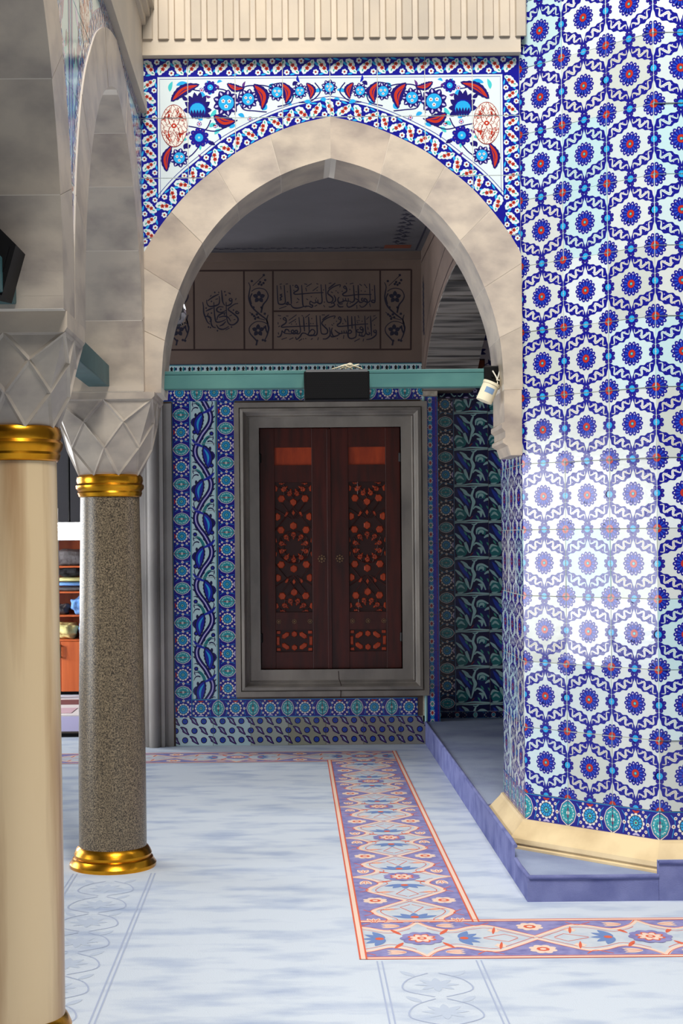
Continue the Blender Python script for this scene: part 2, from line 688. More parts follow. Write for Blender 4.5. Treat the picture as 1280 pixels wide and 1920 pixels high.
# ---- cobalt border with rosettes and turquoise medallions ---------
def border_art(w, h, base='cobalt'):
    """one tile: rosette in the middle, a half medallion on either end"""
    a = Art()
    a.poly('sky', [(-w, h * .47), (w, h * .47), (w, h * .5), (-w, h * .5)], 1)
    a.poly('sky', [(-w, -h * .5), (w, -h * .5), (w, -h * .47), (-w, -h * .47)], 1)
    r = h * .34
    for k in range(12):
        t = 2 * PI * k / 12
        a.disc(math.cos(t) * r * .82, math.sin(t) * r * .82, r * .2, 'cream_glaze', 2, 7)
    a.disc(0, 0, r * .78, 'navy', 3, 16)
    a.disc(0, 0, r * .70, 'sky', 4, 16)
    for k in range(12):
        t = 2 * PI * (k + .5) / 12
        a.stroke([(math.cos(t) * r * .3, math.sin(t) * r * .3), (math.cos(t) * r * .72, math.sin(t) * r * .72)], r * .06, 'navy', 5)
    a.disc(0, 0, r * .34, 'navy', 5, 12)
    a.disc(0, 0, r * .27, 'turq', 6, 10)
    a.disc(0, 0, r * .12, 'brick', 7, 6)
    for sx in (-1, 1):
        X = sx * w / 2

        def ogee(k, col, L):
            pts = []
            for i in range(32):
                t = 2 * PI * i / 32
                cx, cy = math.cos(t), math.sin(t)
                rr = 1 + .13 * abs(cy) ** 8 - .05 * abs(math.sin(4 * t))
                pts.append((X + cx * rr * h * .36 * k, cy * rr * h * .42 * k))
            a.poly(col, pts, L)
        ogee(1.0, 'cream_glaze', 2)
        ogee(.93, 'purple', 3)
        ogee(.87, 'aqua', 4)
        for i in range(8):
            t = 2 * PI * (i + .5) / 8
            ex, ey = X + math.cos(t) * h * .2, math.sin(t) * h * .25
            a.lens(ex - math.sin(t) * h * .07, ey + math.cos(t) * h * .07, ex + math.sin(t) * h * .05, ey - math.cos(t) * h * .05, h * .06, 'pale', 5, bend=h * .035)
            a.disc(X + math.cos(t + .39) * h * .12, math.sin(t + .39) * h * .14, h * .035, 'teal_glaze', 5, 6)
            a.disc(X + math.cos(t + .39) * h * .24, math.sin(t + .39) * h * .30, h * .026, 'cream_glaze', 5, 6)
        for sy in (-1, 1):
            a.lens(X, sy * h * .06, X, sy * h * .2, h * .07, 'red', 5)
        a.disc(X, 0, h * .07, 'cream_glaze', 6, 8)
        for (fx, fy, fr) in ((.29, .26, .062), (.25, -.02, .075), (.29, -.27, .062), (.345, .40, .05), (.345, -.40, .05)):
            blossom(a, X - sx * w * fx, fy * h, h * fr, 2)
        a.lens(X - sx * w * .42, h * .42, X - sx * w * .54, h * .34, h * .07, 'red', 2)
        a.lens(X - sx * w * .42, -h * .42, X - sx * w * .54, -h * .36, h * .07, 'lilac', 2)
        a.stroke(sm([(X - sx * w * .2, h * .38), (X - sx * w * .28, h * .15), (X - sx * w * .25, -h * .15), (X - sx * w * .22, -h * .4)], 4), h * .02, 'sky', 1)
    return a


# ---- saz-leaf band ------------------------------------------------
def saz_leaf():
    """white serrated leaf, unit length 1 along x"""
    a = Art()
    up, dn = [], []
    N = 10
    for k in range(N + 1):
        t = k / N
        hw = .215 * math.sin(PI * t ** .85) ** .6 if 0 < t < 1 else 0
        sg = .018 * (1 if k % 2 else -1)
        b = .06 * math.sin(2 * PI * t)
        up.append((t - .5, b + hw + sg))
        dn.append((t - .5, b - hw - sg))
    a.poly('white', up + dn[1:-1][::-1], 2)
    red_flower(a, -.1, .0, .12, 3)
    red_flower(a, .13, .02, .12, 3)
    a.lens(-.36, -.02, -.2, .06, .08, 'green', 3)
    a.lens(.26, -.06, .42, -.0, .08, 'green', 3)
    a.lens(0, .1, .1, .17, .05, 'green', 3)
    return a


SAZ = saz_leaf()


def saz_band(a, path, wid, pitch=.07, flip=False, L=0):
    """zigzag of saz leaves along a path; the path runs in the middle of the band"""
    seg = [0]
    for k in range(1, len(path)):
        seg.append(seg[-1] + math.hypot(path[k][0] - path[k - 1][0], path[k][1] - path[k - 1][1]))
    tot = seg[-1]
    n = max(1, round(tot / pitch))
    p = tot / n

    def at(s):
        for k in range(1, len(path)):
            if s <= seg[k] or k == len(path) - 1:
                t = (s - seg[k - 1]) / ((seg[k] - seg[k - 1]) or 1)
                x, y = lerp(path[k - 1][0], path[k][0], t), lerp(path[k - 1][1], path[k][1], t)
                return x, y, math.atan2(path[k][1] - path[k - 1][1], path[k][0] - path[k - 1][0])
    for i in range(n):
        x, y, an = at((i + .5) * p)
        sg = (1 if i % 2 else -1) * (-1 if flip else 1)
        a.put(SAZ, x, y, an + sg * R(54), wid * .98, L=L)
        x, y, an = at(min(tot, i * p + p * .02))
        nx, ny = -math.sin(an), math.cos(an)
        # the gap opposite the leaf tips
        q = wid * .30 * (1 if i % 2 else -1) * (-1 if flip else 1)
        blossom(a, x + nx * q, y + ny * q, wid * .16, 2 + L, 6, 'white', 'brick')
        a.lens(x - nx * q * .9 - math.cos(an) * wid * .1, y - ny * q * .9 - math.sin(an) * wid * .1,
               x - nx * q * .1 + math.cos(an) * wid * .16, y - ny * q * .1 + math.sin(an) * wid * .16, wid * .12, 'sky', 1 + L)
        a.lens(x + nx * q * 1.45 + math.cos(an) * wid * .15, y + ny * q * 1.45 + math.sin(an) * wid * .15,
               x + nx * q * 1.2 + math.cos(an) * wid * .5, y + ny * q * 1.2 + math.sin(an) * wid * .5, wid * .1, 'sky', 1 + L)


def bloom(a, x, y, r, L=1, mid='sky', n=9):
    for k in range(n):
        t = 2 * PI * k / n
        c, q = math.cos(t), math.sin(t)
        a.lens(x + c * r * .4, y + q * r * .4, x + c * r * 1.02, y + q * r * 1.02, r * .55, 'deep', L, n=6)
        a.lens(x + c * r * .6, y + q * r * .6, x + c * r * .92, y + q * r * .92, r * .16, 'lilac', L + 1, n=4)
    a.disc(x, y, r * .66, 'deep', L + 1, 14)
    a.disc(x, y, r * .58, mid, L + 2, 14)
    for k in range(3):
        t = 2 * PI * k / 3 + .5
        blossom(a, x + math.cos(t) * r * .26, y + math.sin(t) * r * .26, r * .16, L + 3, 5, 'white', 'red')


def lotus(a, x, y, r, L=1):
    for k in range(9):
        t = PI * (k - .8) / 7.4
        c, q = math.cos(t), math.sin(t)
        a.lens(x + c * r * .3, y - r * .3 + q * r * .35, x + c * r * 1.0, y - r * .35 + q * r * 1.4, r * .42, 'deep', L, n=6)
    a.disc(x, y - r * .25, r * .62, 'cobalt', L + 1, 14)
    a.disc(x, y - r * .28, r * .54, 'sky', L + 2, 14)
    for k in range(5):
        a.lens(x + (k - 2) * r * .16, y - r * .85, x + (k - 2) * r * .22, y - r * .2, r * .2, 'deep', L + 3, n=5)


def red_leaf(a, x0, y0, x1, y1, w, bend, L=1):
    a.lens(x0, y0, x1, y1, w * 1.5, 'deep', L, bend=bend, n=14, serr=w * .06)
    a.lens(lerp(x0, x1, .06), lerp(y0, y1, .06), lerp(x0, x1, .94), lerp(y0, y1, .94), w * .72, 'red', L + 1, bend=bend * 1.0, n=10)
    a.lens(lerp(x0, x1, .2), lerp(y0, y1, .2), lerp(x0, x1, .8), lerp(y0, y1, .8), w * .12, 'deep', L + 2, bend=bend * .85, n=8)


def arabesque_medallion(a, x, y, rx, ry, L=1):
    a.disc(x, y, rx, 'brick', L, 28, ry)
    a.disc(x, y, rx * .965, 'cream_glaze', L + 1, 28, ry * .965)
    for k in range(4):
        t = PI / 2 * k
        for q in (-1, 1):
            pts = [(x + rx * .15 * math.cos(t), y + ry * .15 * math.sin(t))]
            for j in range(1, 9):
                u = t + q * j * .16
                rr = .15 + .1 * j
                pts.append((x + rx * rr * math.cos(u) * .95, y + ry * rr * math.sin(u) * .95))
            a.stroke(pts, rx * .045, 'brick', L + 2)
            a.lens(pts[4][0], pts[4][1], pts[6][0] + rx * .1, pts[6][1], rx * .13, 'red', L + 2)
            a.lens(pts[7][0], pts[7][1], pts[5][0] - rx * .2, pts[5][1] + ry * .05, rx * .1, 'brick', L + 2)
    for rr in (.42, .66, .86):
        for k in range(10):
            t = 2 * PI * k / 10 + rr
            pts = sm([(x + rx * rr * math.cos(t), y + ry * rr * math.sin(t)), (x + rx * (rr + .13) * math.cos(t + .2), y + ry * (rr + .13) * math.sin(t + .2)),
                      (x + rx * (rr - .1) * math.cos(t + .42), y + ry * (rr - .1) * math.sin(t + .42)), (x + rx * rr * math.cos(t + .55), y + ry * rr * math.sin(t + .55))], 3)
            a.stroke(pts, rx * .04, 'brick', L + 2)
    for k in range(8):
        t = 2 * PI * k / 8 + .4
        blossom(a, x + rx * .72 * math.cos(t), y + ry * .72 * math.sin(t), rx * .1, L + 3, 5, 'red', 'cream_glaze')
    blossom(a, x, y, rx * .2, L + 3, 8, 'red', 'cream_glaze')


# ------------------------------------------------------------------ floor, ceiling and outer walls
def struct(o):
    o['kind'] = 'structure'
    return o


m = MB()
m.box(-6, 5, -4, 16, -.1, 0)
floor = struct(m.obj('floor', 'carpet'))
CEIL_Z = 3.765
m = MB()
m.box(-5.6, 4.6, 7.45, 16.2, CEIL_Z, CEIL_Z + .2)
ceiling = struct(m.obj('ceiling', 'ceiling_plaster'))
m = MB()
m.box(-5.6, 5, 16.0, 16.2, 0, CEIL_Z)
wall_far = struct(m.obj('wall_far', 'dark_plaster'))
m = MB()   # outer wall of the left aisle with its two window openings, and a third added for the fill light
for (a, b, c, d) in ((2.0, 4.8, 0, 5.2), (6.7, 8.9, 0, 5.2), (10.9, 12.7, 0, 5.2), (14.5, 16.2, 0, 5.2), (12.7, 14.5, 0, .7), (12.7, 14.5, 2.5, 5.2), (4.8, 6.7, 0, .47), (4.8, 6.7, 2.37, 5.2), (8.9, 10.9, 0, .9), (8.9, 10.9, 2.6, 5.2)):
    m.box(-5.2, -5.0, a, b, c, d)
for (a, b, c, d) in ((4.8, 6.7, .47, 2.37), (8.9, 10.9, .9, 2.6), (12.7, 14.5, .7, 2.5)):
    for k in (1, 2):  # unseen bars, added to break up the window reflection on the pillar tiles
        y = lerp(a, b, k / 3)
        m.box(-5.12, -5.07, y - .03, y + .03, c, d)
    z = lerp(c, d, .62)
    m.box(-5.12, -5.07, a, b, z - .03, z + .03)
wall_left = struct(m.obj('wall_left', 'white_plaster'))
m = MB()
m.box(-5.2, -1.06, -4, 7.46, 4.6, 4.8)
m.box(1.1, 4.6, 7.2, 7.46, CEIL_Z, 5.2)
tag(struct(m.obj('ceiling', 'ceiling_plaster')), 'plain ceiling over the side aisle left of the columns', 'ceiling')
m = MB()
m.box(4.4, 4.6, 6.0, 16.2, 0, 5.2)
wall_right = struct(m.obj('wall_right', 'dark_plaster'))

# ------------------------------------------------------------------ the tiled arch wall
AX, AD, AT = .205, 7.10, .37       # arch centre, front depth, wall thickness
K = AD / F


def zpx(y):
    return HC + (VY - y) * K


INNER = [(0, 298), (57, 314), (112, 338), (165, 372), (213, 418), (251, 470), (279, 525), (301, 585), (314, 640), (319, 690), (321, 735)]
EXTRA = [(0, 220), (59, 233), (115, 254), (177, 286), (216, 316), (264, 356), (306, 404), (335, 444), (356, 480), (356, 560), (356, 640), (356, 735)]
EXTRA_A = [(0, 220), (59, 233), (115, 254), (177, 290), (216, 325), (264, 378), (300, 436), (325, 500), (343, 570), (353, 630), (356, 660), (356, 735)]
Z_SPRING = zpx(735)


def curve(pts, sx):
    return [(p[0] * K * sx, zpx(p[1])) for p in pts]


def resample(pts, n):
    seg = [0]
    for k in range(1, len(pts)):
        seg.append(seg[-1] + math.hypot(pts[k][0] - pts[k - 1][0], pts[k][1] - pts[k - 1][1]))
    out = []
    for i in range(n + 1):
        s = seg[-1] * i / n
        k = 1
        while k < len(pts) - 1 and seg[k] < s:
            k += 1
        t = (s - seg[k - 1]) / ((seg[k] - seg[k - 1]) or 1)
        out.append((lerp(pts[k - 1][0], pts[k][0], t), lerp(pts[k - 1][1], pts[k][1], t)))
    return out


def smooth_ext(pts):
    i = 8
    return sm(pts[:i + 1], 6) + pts[i + 1:]


def make_arch(wall, loc, rot, sxi, sxe, thick, nv, tints, half=(1, -1), outer=None):
    """voussoir ring in the wall's own frame: x along, y into the wall, z up"""
    inn = resample(sm(curve(INNER, sxi), 6), 60)
    ext = resample(sm(curve(outer, sxe), 6) if outer else smooth_ext(curve(EXTRA, sxe)), 60)
    mb = MB()
    for s in half:
        for k in range(60):
            quad = [inn[k], inn[k + 1], ext[k + 1], ext[k]]
            mb.prism([(s * p[0], p[1]) for p in quad], -.0045, thick, 'y')
    mb.obj('mortar', 'mortar', wall, loc, rot)
    for s in half:
        for v in range(nv):
            a, b = v / nv * 60, (v + 1) / nv * 60
            e = .05
            N = 9
            def pt(c, u):
                k = min(int(u), 59)
                t = u - k
                return (s * lerp(c[k][0], c[k + 1][0], t), lerp(c[k][1], c[k + 1][1], t))
            us = [lerp(a + (e if v else 0), b - e, i / N) for i in range(N + 1)]
            pi, pe = [pt(inn, u) for u in us], [pt(ext, u) for u in us]
            mb = MB()
            i0 = len(mb.v)
            y0, y1 = -.006 - random.random() * .002, thick + .004
            mb.v += [(p[0], y0, p[1]) for p in pi] + [(p[0], y0, p[1]) for p in pe] + [(p[0], y1, p[1]) for p in pi] + [(p[0], y1, p[1]) for p in pe]
            n = N + 1
            for k in range(N):
                for q in ([k, k + 1, n + k + 1, n + k], [2 * n + k, 3 * n + k, 3 * n + k + 1, 2 * n + k + 1],
                          [k, 2 * n + k, 2 * n + k + 1, k + 1], [n + k, n + k + 1, 3 * n + k + 1, 3 * n + k]):
                    mb.f.append(q)
                    mb.m.append(0)
            for q in ([0, n, 3 * n, 2 * n], [n - 1, 3 * n - 1, 4 * n - 1, 2 * n - 1]):
                mb.f.append(q)
                mb.m.append(0)
            o = mb.obj('voussoir', 'marble', wall, loc, rot, auto=35)
            o.color = random.choice(tints)
    return inn, ext


TINTS = [(1, .97, .93, 1), (.97, .92, .88, 1), (1.06, .92, .80, 1), (.84, .85, .88, 1), (1.08, 1.05, 1.02, 1), (1.02, .92, .85, 1)]
wall_front = struct(empty('wall_front'))
inn_c, ext_c = make_arch(wall_front, (AX, AD, 0), 0, 1.0, 1.0, AT, 6, TINTS)
EXT_M = sorted([(-p[0], p[1]) for p in ext_c] + [(p[0], p[1]) for p in ext_c[1:]])


def zext(x, tab):
    x = max(tab[0][0], min(tab[-1][0], x))
    best = None
    for k in range(1, len(tab)):
        if tab[k - 1][0] <= x <= tab[k][0] and tab[k][0] > tab[k - 1][0] + 1e-6:
            t = (x - tab[k - 1][0]) / (tab[k][0] - tab[k - 1][0])
            z = lerp(tab[k - 1][1], tab[k][1], t)
            best = z if best is None else max(best, z)
    return best if best is not None else max(tab[0][1], tab[-1][1])


Z_PANEL = 3.879
HWX = .903
# masonry behind the tiles
m = MB()
xs = [lerp(-HWX, HWX, k / 48) for k in range(49)]
for k in range(48):
    m.prism([(xs[k], zext(xs[k], EXT_M)), (xs[k + 1], zext(xs[k + 1], EXT_M)), (xs[k + 1], 4.6), (xs[k], 4.6)], .004, AT, 'y')
m.obj('masonry', 'grout', wall_front, (AX, AD, 0))


def ext_offset(tab, d):
    """extrados moved outward by d"""
    out = []
    n = len(tab)
    for k in range(n):
        a, b = tab[max(k - 1, 0)], tab[min(k + 1, n - 1)]
        dx, dy = b[0] - a[0], b[1] - a[1]
        l = math.hypot(dx, dy) or 1
        out.append((tab[k][0] - dy / l * d, tab[k][1] + dx / l * d))
    return out


def arch_top(c):
    """left foot to right foot of the curved part of an extrados"""
    h = [p for p in c if p[1] > zpx(482)]
    return [(-p[0], p[1]) for p in h[::-1]] + [(p[0], p[1]) for p in h[1:]]


def spandrel_bands(a, hw, ztop, ext, bw=.088, sw=.082, aw=.088):
    zb = zpx(500)
    a.poly('cobalt', [(-hw, ztop - bw), (hw, ztop - bw), (hw, ztop), (-hw, ztop)], 1)
    for s in (-1, 1):
        a.poly('cobalt', [(s * hw, zb), (s * (hw - sw), zb), (s * (hw - sw), ztop - bw), (s * hw, ztop - bw)], 3)
    top = arch_top(ext)
    off = ext_offset(top, aw)
    for k in range(len(top) - 1):
        a.poly('cobalt', [top[k], top[k + 1], off[k + 1], off[k]], 2)
    o2, o3 = ext_offset(top, aw + .010), ext_offset(top, aw + .013)
    for k in range(len(top) - 1):
        a.poly('cobalt', [o2[k], o2[k + 1], o3[k + 1], o3[k]], 1)
    a.stroke([(-hw + sw + .010, zb), (-hw + sw + .010, ztop - bw - .010), (hw - sw - .010, ztop - bw - .010), (hw - sw - .010, zb)], .0025, 'cobalt', 1)
    saz_band(a, [(-hw + .01, ztop - bw / 2), (hw - .01, ztop - bw / 2)], bw, .068, L=4)
    for s in (-1, 1):
        saz_band(a, [(s * (hw - sw / 2), zb + .06), (s * (hw - sw / 2), ztop - bw)], sw, .066, flip=(s > 0), L=4)
    mid = ext_offset(top, aw / 2)
    # keep the arch band's leaves away from the side bands
    mid = [p for p in mid if abs(p[0]) < hw - sw * .95]
    saz_band(a, mid, aw, .068, L=4)


def L2(x, y):
    """photograph pixel on the arch wall to panel coordinates, mirrored later"""
    p = PX(x, y, AD)
    return p.x - AX, p.z


spa = Art()
spandrel_bands(spa, HWX, Z_PANEL, ext_c)


def field_motifs():
    a = Art()
    k = K
    for (x, y, r) in ((394, 164, 13), (373, 258, 19)):
        small_rosette(a, *L2(x, y), r * k, 3, 9)
    for (x, y, r) in ((424, 193, 22), (465, 186, 17), (519, 173, 15), (562, 171, 13), (336, 296, 16)):
        bloom(a, *L2(x, y), r * 1.14 * k, 3)
    lotus(a, *L2(370, 200), 27 * k, 3)
    for (p, q, w, b) in (((320, 190), (374, 158), 11, 6), ((425, 157), (458, 166), 8, -4), ((476, 157), (492, 206), 13, 9), ((528, 154), (536, 195), 11, 8),
                         ((400, 217), (442, 228), 13, -6), ((312, 322), (322, 272), 10, 6), ((575, 155), (582, 186), 9, 6)):
        red_leaf(a, *L2(*p), *L2(*q), w * 1.2 * k, b * k, 7)
    for pts in ([(322, 180), (345, 165), (372, 170), (398, 166), (424, 170), (440, 186)], [(440, 215), (452, 168), (480, 160), (505, 163), (520, 175)],
                [(500, 210), (478, 208), (455, 204), (447, 180)], [(505, 160), (530, 156), (548, 170), (545, 192), (520, 200)], [(560, 192), (582, 190), (600, 172), (590, 155)],
                [(350, 236), (372, 240), (400, 246), (420, 240), (445, 225)], [(373, 275), (360, 290), (345, 300)], [(395, 225), (388, 240), (376, 250)]):
        a.stroke([L2(*p) for p in sm(pts, 5)], 2.2 * k, 'deep', 2)
    for (x, y, an, l) in ((318, 172, 1.3, 20), (330, 160, .2, 22), (342, 172, 2, 12), (385, 182, 2.2, 16), (392, 178, .9, 14), (352, 188, 2.4, 14), (405, 205, 4, 18), (447, 196, .4, 12),
                          (446, 214, -.5, 14), (452, 172, 1, 12), (505, 168, 1, 14), (500, 196, 4, 14), (535, 190, -.6, 14), (548, 160, .5, 12), (570, 190, -.3, 14), (590, 172, .2, 16),
                          (600, 186, -.3, 14), (352, 244, 2.6, 14), (392, 238, .4, 14), (402, 252, .7, 16), (358, 272, 3.4, 14), (350, 262, 2.6, 12), (318, 300, 2, 16), (345, 280, 1, 14), (390, 268, -.3, 14), (430, 240, 0.4, 14), (380, 225, 2.4, 12)):
        p = L2(x, y)
        e = (p[0] + math.cos(an) * l * k, p[1] + math.sin(an) * l * k)
        a.lens(*p, *e, 7.5 * k, random.choice(['sky', 'sky', 'deep', 'turq']), 2, bend=1.6 * k)
    rf = random.Random(4)
    for q in range(46):
        x, y = rf.uniform(306, 610), rf.uniform(154, 300)
        lo = zext(L2(x, y)[0], EXT_M) + .115
        if L2(x, y)[1] < lo or abs(x - 326) < 28 and abs(y - 236) < 44:
            continue
        an, l = rf.uniform(0, 6.28), rf.uniform(9, 17)
        p = L2(x, y)
        if rf.random() < .25:
            blossom(a, *p, 4.2 * k, 1, 5, 'lilac', 'red', ring='deep')
        else:
            a.lens(*p, p[0] + math.cos(an) * l * k, p[1] + math.sin(an) * l * k, 5 * k, rf.choice(['deep', 'purple', 'sky', 'turq', 'royal']), 1, bend=2 * k)
    arabesque_medallion(a, *L2(326, 236), 25 * k, 40 * k, 9)
    return a


fm_ = field_motifs()
spa.put(fm_)
spa.put(fm_, flip=True)
bloom(spa, *L2(617, 164), 15 * K, 3)
TSW, TSH = 2 * HWX / 8, .285
for i in range(8):
    for j in range(4):
        x0, x1 = -HWX + i * TSW, -HWX + (i + 1) * TSW
        z1 = Z_PANEL - j * TSH
        z0 = z1 - TSH
        xx = [lerp(x0 + .001, x1 - .001, t / 12) for t in range(13)]
        zz = [max(z0 + .001, zext(x, EXT_M) - .004) for x in xx]
        if min(zz) > z1 - .012:
            continue
        pts = [(x, min(z, z1 - .001)) for x, z in zip(xx, zz)]
        # cut away the corner where the arch reaches the tile top
        keep = [k for k in range(13) if zz[k] < z1 - .002]
        pts = [pts[k] for k in keep]
        if len(pts) < 2:
            continue
        poly = pts + [(pts[-1][0], z1 - .001), (pts[0][0], z1 - .001)]
        me = tile_mesh('spandrel_tile', spa, (x0, max(z0, min(zz)), x1, z1), 'white', poly=poly)
        cz = (max(z0, min(zz)) + z1) / 2
        o = put('spandrel_tile', me, wall_front, (AX + (x0 + x1) / 2, AD + .0005, cz))
        t = random.uniform(.93, 1)
        o.color = (t * .97, t, t, 1)

# fluted stone frieze above the panel
m = MB()
m.box(-HWX, HWX, -.045, .02, Z_PANEL + .004, 4.6)
m.box(-HWX, HWX, -.052, 0, Z_PANEL, Z_PANEL + .012)
o = m.obj('frieze_block', 'cornice_stone', wall_front, (AX, AD, 0))
RB = MB()
RB.prism([(-.028, 0), (.028, 0), (.021, -.014), (-.021, -.014)], 3.955, 4.6, 'z')
rib0 = None
for k in range(24):
    x = -HWX + .04 + k * .0768
    if rib0 is None:
        rib0 = RB.obj('frieze_rib', 'cornice_stone', wall_front, (AX + x, AD - .044, 0))
        o = rib0
    else:
        o = put('frieze_rib', rib0.data, wall_front, (AX + x, AD - .044, 0))
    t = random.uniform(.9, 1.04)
    o.color = (t, t * .98, t * .95, 1)
# right springer and its moulded corbel against the tiled pillar
m = MB()
x0 = AX + 321 * K
prof = [(x0, Z_SPRING), (x0, 2.135), (x0 - .012, 2.125), (x0 - .012, 2.105), (x0 + .004, 2.09), (x0 + .004, 2.06), (x0 - .008, 2.05), (x0 - .008, 2.035),
        (x0 + .016, 2.02), (x0 + .03, 1.975), (1.104, 1.975), (1.104, Z_SPRING)]
m.prism(prof, AD - .01, AD + AT + .01, 'y')
o = m.obj('springer_corbel', 'marble', wall_front)
o.color = (1, .95, .9, 1)

# ------------------------------------------------------------------ left arcade, running towards the camera
C2 = Vector((-.88, 7.27, 0))
C1 = Vector((-.865, 4.70, 0))
adir = (C2 - C1)
BAY = adir.length
arot = math.atan2(adir.y, adir.x)      # local x along +depth
wall_arcade = struct(empty('wall_arcade'))
SXI, SXE = (BAY / 2 - .245) / (321 * K), (BAY / 2 - .004) / (356 * K)
HT = .185
Z_ARC = 3.62
unit = adir.normalized()
side = Vector((unit.y, -unit.x, 0))    # towards the nave (+x)
for b, nm in ((0, 'far'), (1, 'near')):
    cen = (C1 + C2) / 2 - unit * BAY * b
    org = cen + side * HT
    inn_a, ext_a = make_arch(wall_arcade, org, arot, SXI, SXE, 2 * HT, 5, [(.93, .92, .92, 1), (.98, .95, .92, 1), (.9, .89, .89, 1), (1, .96, .92, 1)], outer=EXTRA_A)
    tab = sorted([(-p[0], p[1]) for p in ext_a] + [(p[0], p[1]) for p in ext_a[1:]])
    hb = BAY / 2
    m = MB()
    xs = [lerp(-hb, hb, k / 40) for k in range(41)]
    for k in range(40):
        m.prism([(xs[k], zext(xs[k], tab) if abs(xs[k]) < hb - .005 else Z_SPRING), (xs[k + 1], zext(xs[k + 1], tab) if abs(xs[k + 1]) < hb - .005 else Z_SPRING),
                 (xs[k + 1], 4.6), (xs[k], 4.6)], .010, 2 * HT - .002, 'y')
    o = m.obj('masonry', 'marble_wall', wall_arcade, org, arot)
    o.color = (.95, .94, .93, 1)
    # tiled spandrels
    a = Art()
    hwp = hb - .012
    a.poly('cobalt', [(-hwp, Z_ARC - .06), (hwp, Z_ARC - .06), (hwp, Z_ARC), (-hwp, Z_ARC)], 1)
    top = [(-p[0], p[1]) for p in ext_a[::-1] if p[1] > 2.5] + [(p[0], p[1]) for p in ext_a if p[1] > 2.5]
    off = ext_offset(top, .07)
    for k in range(len(top) - 1):
        if abs(top[k][0]) < hb and math.hypot(top[k][0] - top[k + 1][0], top[k][1] - top[k + 1][1]) > 1e-4:
            a.poly('cobalt', [top[k], top[k + 1], off[k + 1], off[k]], 2)
    saz_band(a, ext_offset(top[4:-4], .035), .07, .075, L=4)
    saz_band(a, [(-hwp, Z_ARC - .03), (hwp, Z_ARC - .03)], .06, .06, L=4)
    for s in (-1, 1):
        a.poly('cobalt', [(s * hwp, 2.5), (s * (hwp - .035), 2.5), (s * (hwp - .035), Z_ARC), (s * hwp, Z_ARC)], 3)
        arabesque_medallion(a, s * (hwp - .33), Z_ARC - .22, .13, .14, 3)
        rnd = random.Random(5)
        for q in range(90):
            x = s * rnd.uniform(hwp - .75, hwp - .05)
            z = rnd.uniform(2.75, Z_ARC - .08)
            if z < zext(x, tab) + .1:
                continue
            an = rnd.uniform(0, 6.28)
            cc = rnd.choice(['turq', 'sky', 'purple', 'deep', 'green', 'lilac', 'turq', 'purple'])
            l = rnd.uniform(.06, .13)
            a.lens(x, z, x + math.cos(an) * l, z + math.sin(an) * l, l * .42, cc, 1, bend=l * .12)
            if q % 6 == 0:
                bloom(a, x, z, .05, 2)
        rnd = None
    nc = 10
    for i in range(nc):
        for j in range(4):
            x0, x1 = -hb + i * BAY / nc, -hb + (i + 1) * BAY / nc
            z1 = Z_ARC - j * .30
            z0 = z1 - .30
            xx = [lerp(x0 + .001, x1 - .001, t / 10) for t in range(11)]
            zz = [max(z0 + .001, (zext(x, tab) - .004) if abs(x) < hb - .005 else z0) for x in xx]
            keep = [k for k in range(11) if zz[k] < z1 - .003]
            if len(keep) < 2:
                continue
            pts = [(xx[k], zz[k]) for k in keep]
            poly = pts + [(pts[-1][0], z1 - .001), (pts[0][0], z1 - .001)]
            zl = max(z0, min(zz))
            me = tile_mesh('spandrel_tile', a, (x0, zl, x1, z1), 'pale', poly=poly)
            ctr = Vector(((x0 + x1) / 2, .0005, (zl + z1) / 2))
            w = org + Matrix.Rotation(arot, 3, 'Z') @ ctr
            put('spandrel_tile', me, wall_arcade, w, arot)
    # cornice mouldings
    for (zz0, zz1, pr, nm2) in ((Z_ARC, Z_ARC + .05, .028, 'cornice_fillet'), (Z_ARC + .05, 4.02, .012, 'cornice_band'), (4.02, 4.06, .03, 'cornice_fillet'), (4.06, 4.10, .05, 'cornice_fillet'), (4.10, 4.6, .07, 'cornice_band')):
        m = MB()
        m.box(-hb, hb - (.165 if b == 0 else 0), -pr, .02, zz0, zz1)
        o = m.obj(nm2, 'cornice_stone', wall_arcade, org, arot)
        t = random.uniform(.88, 1)
        o.color = (t, t, t * .98, 1)


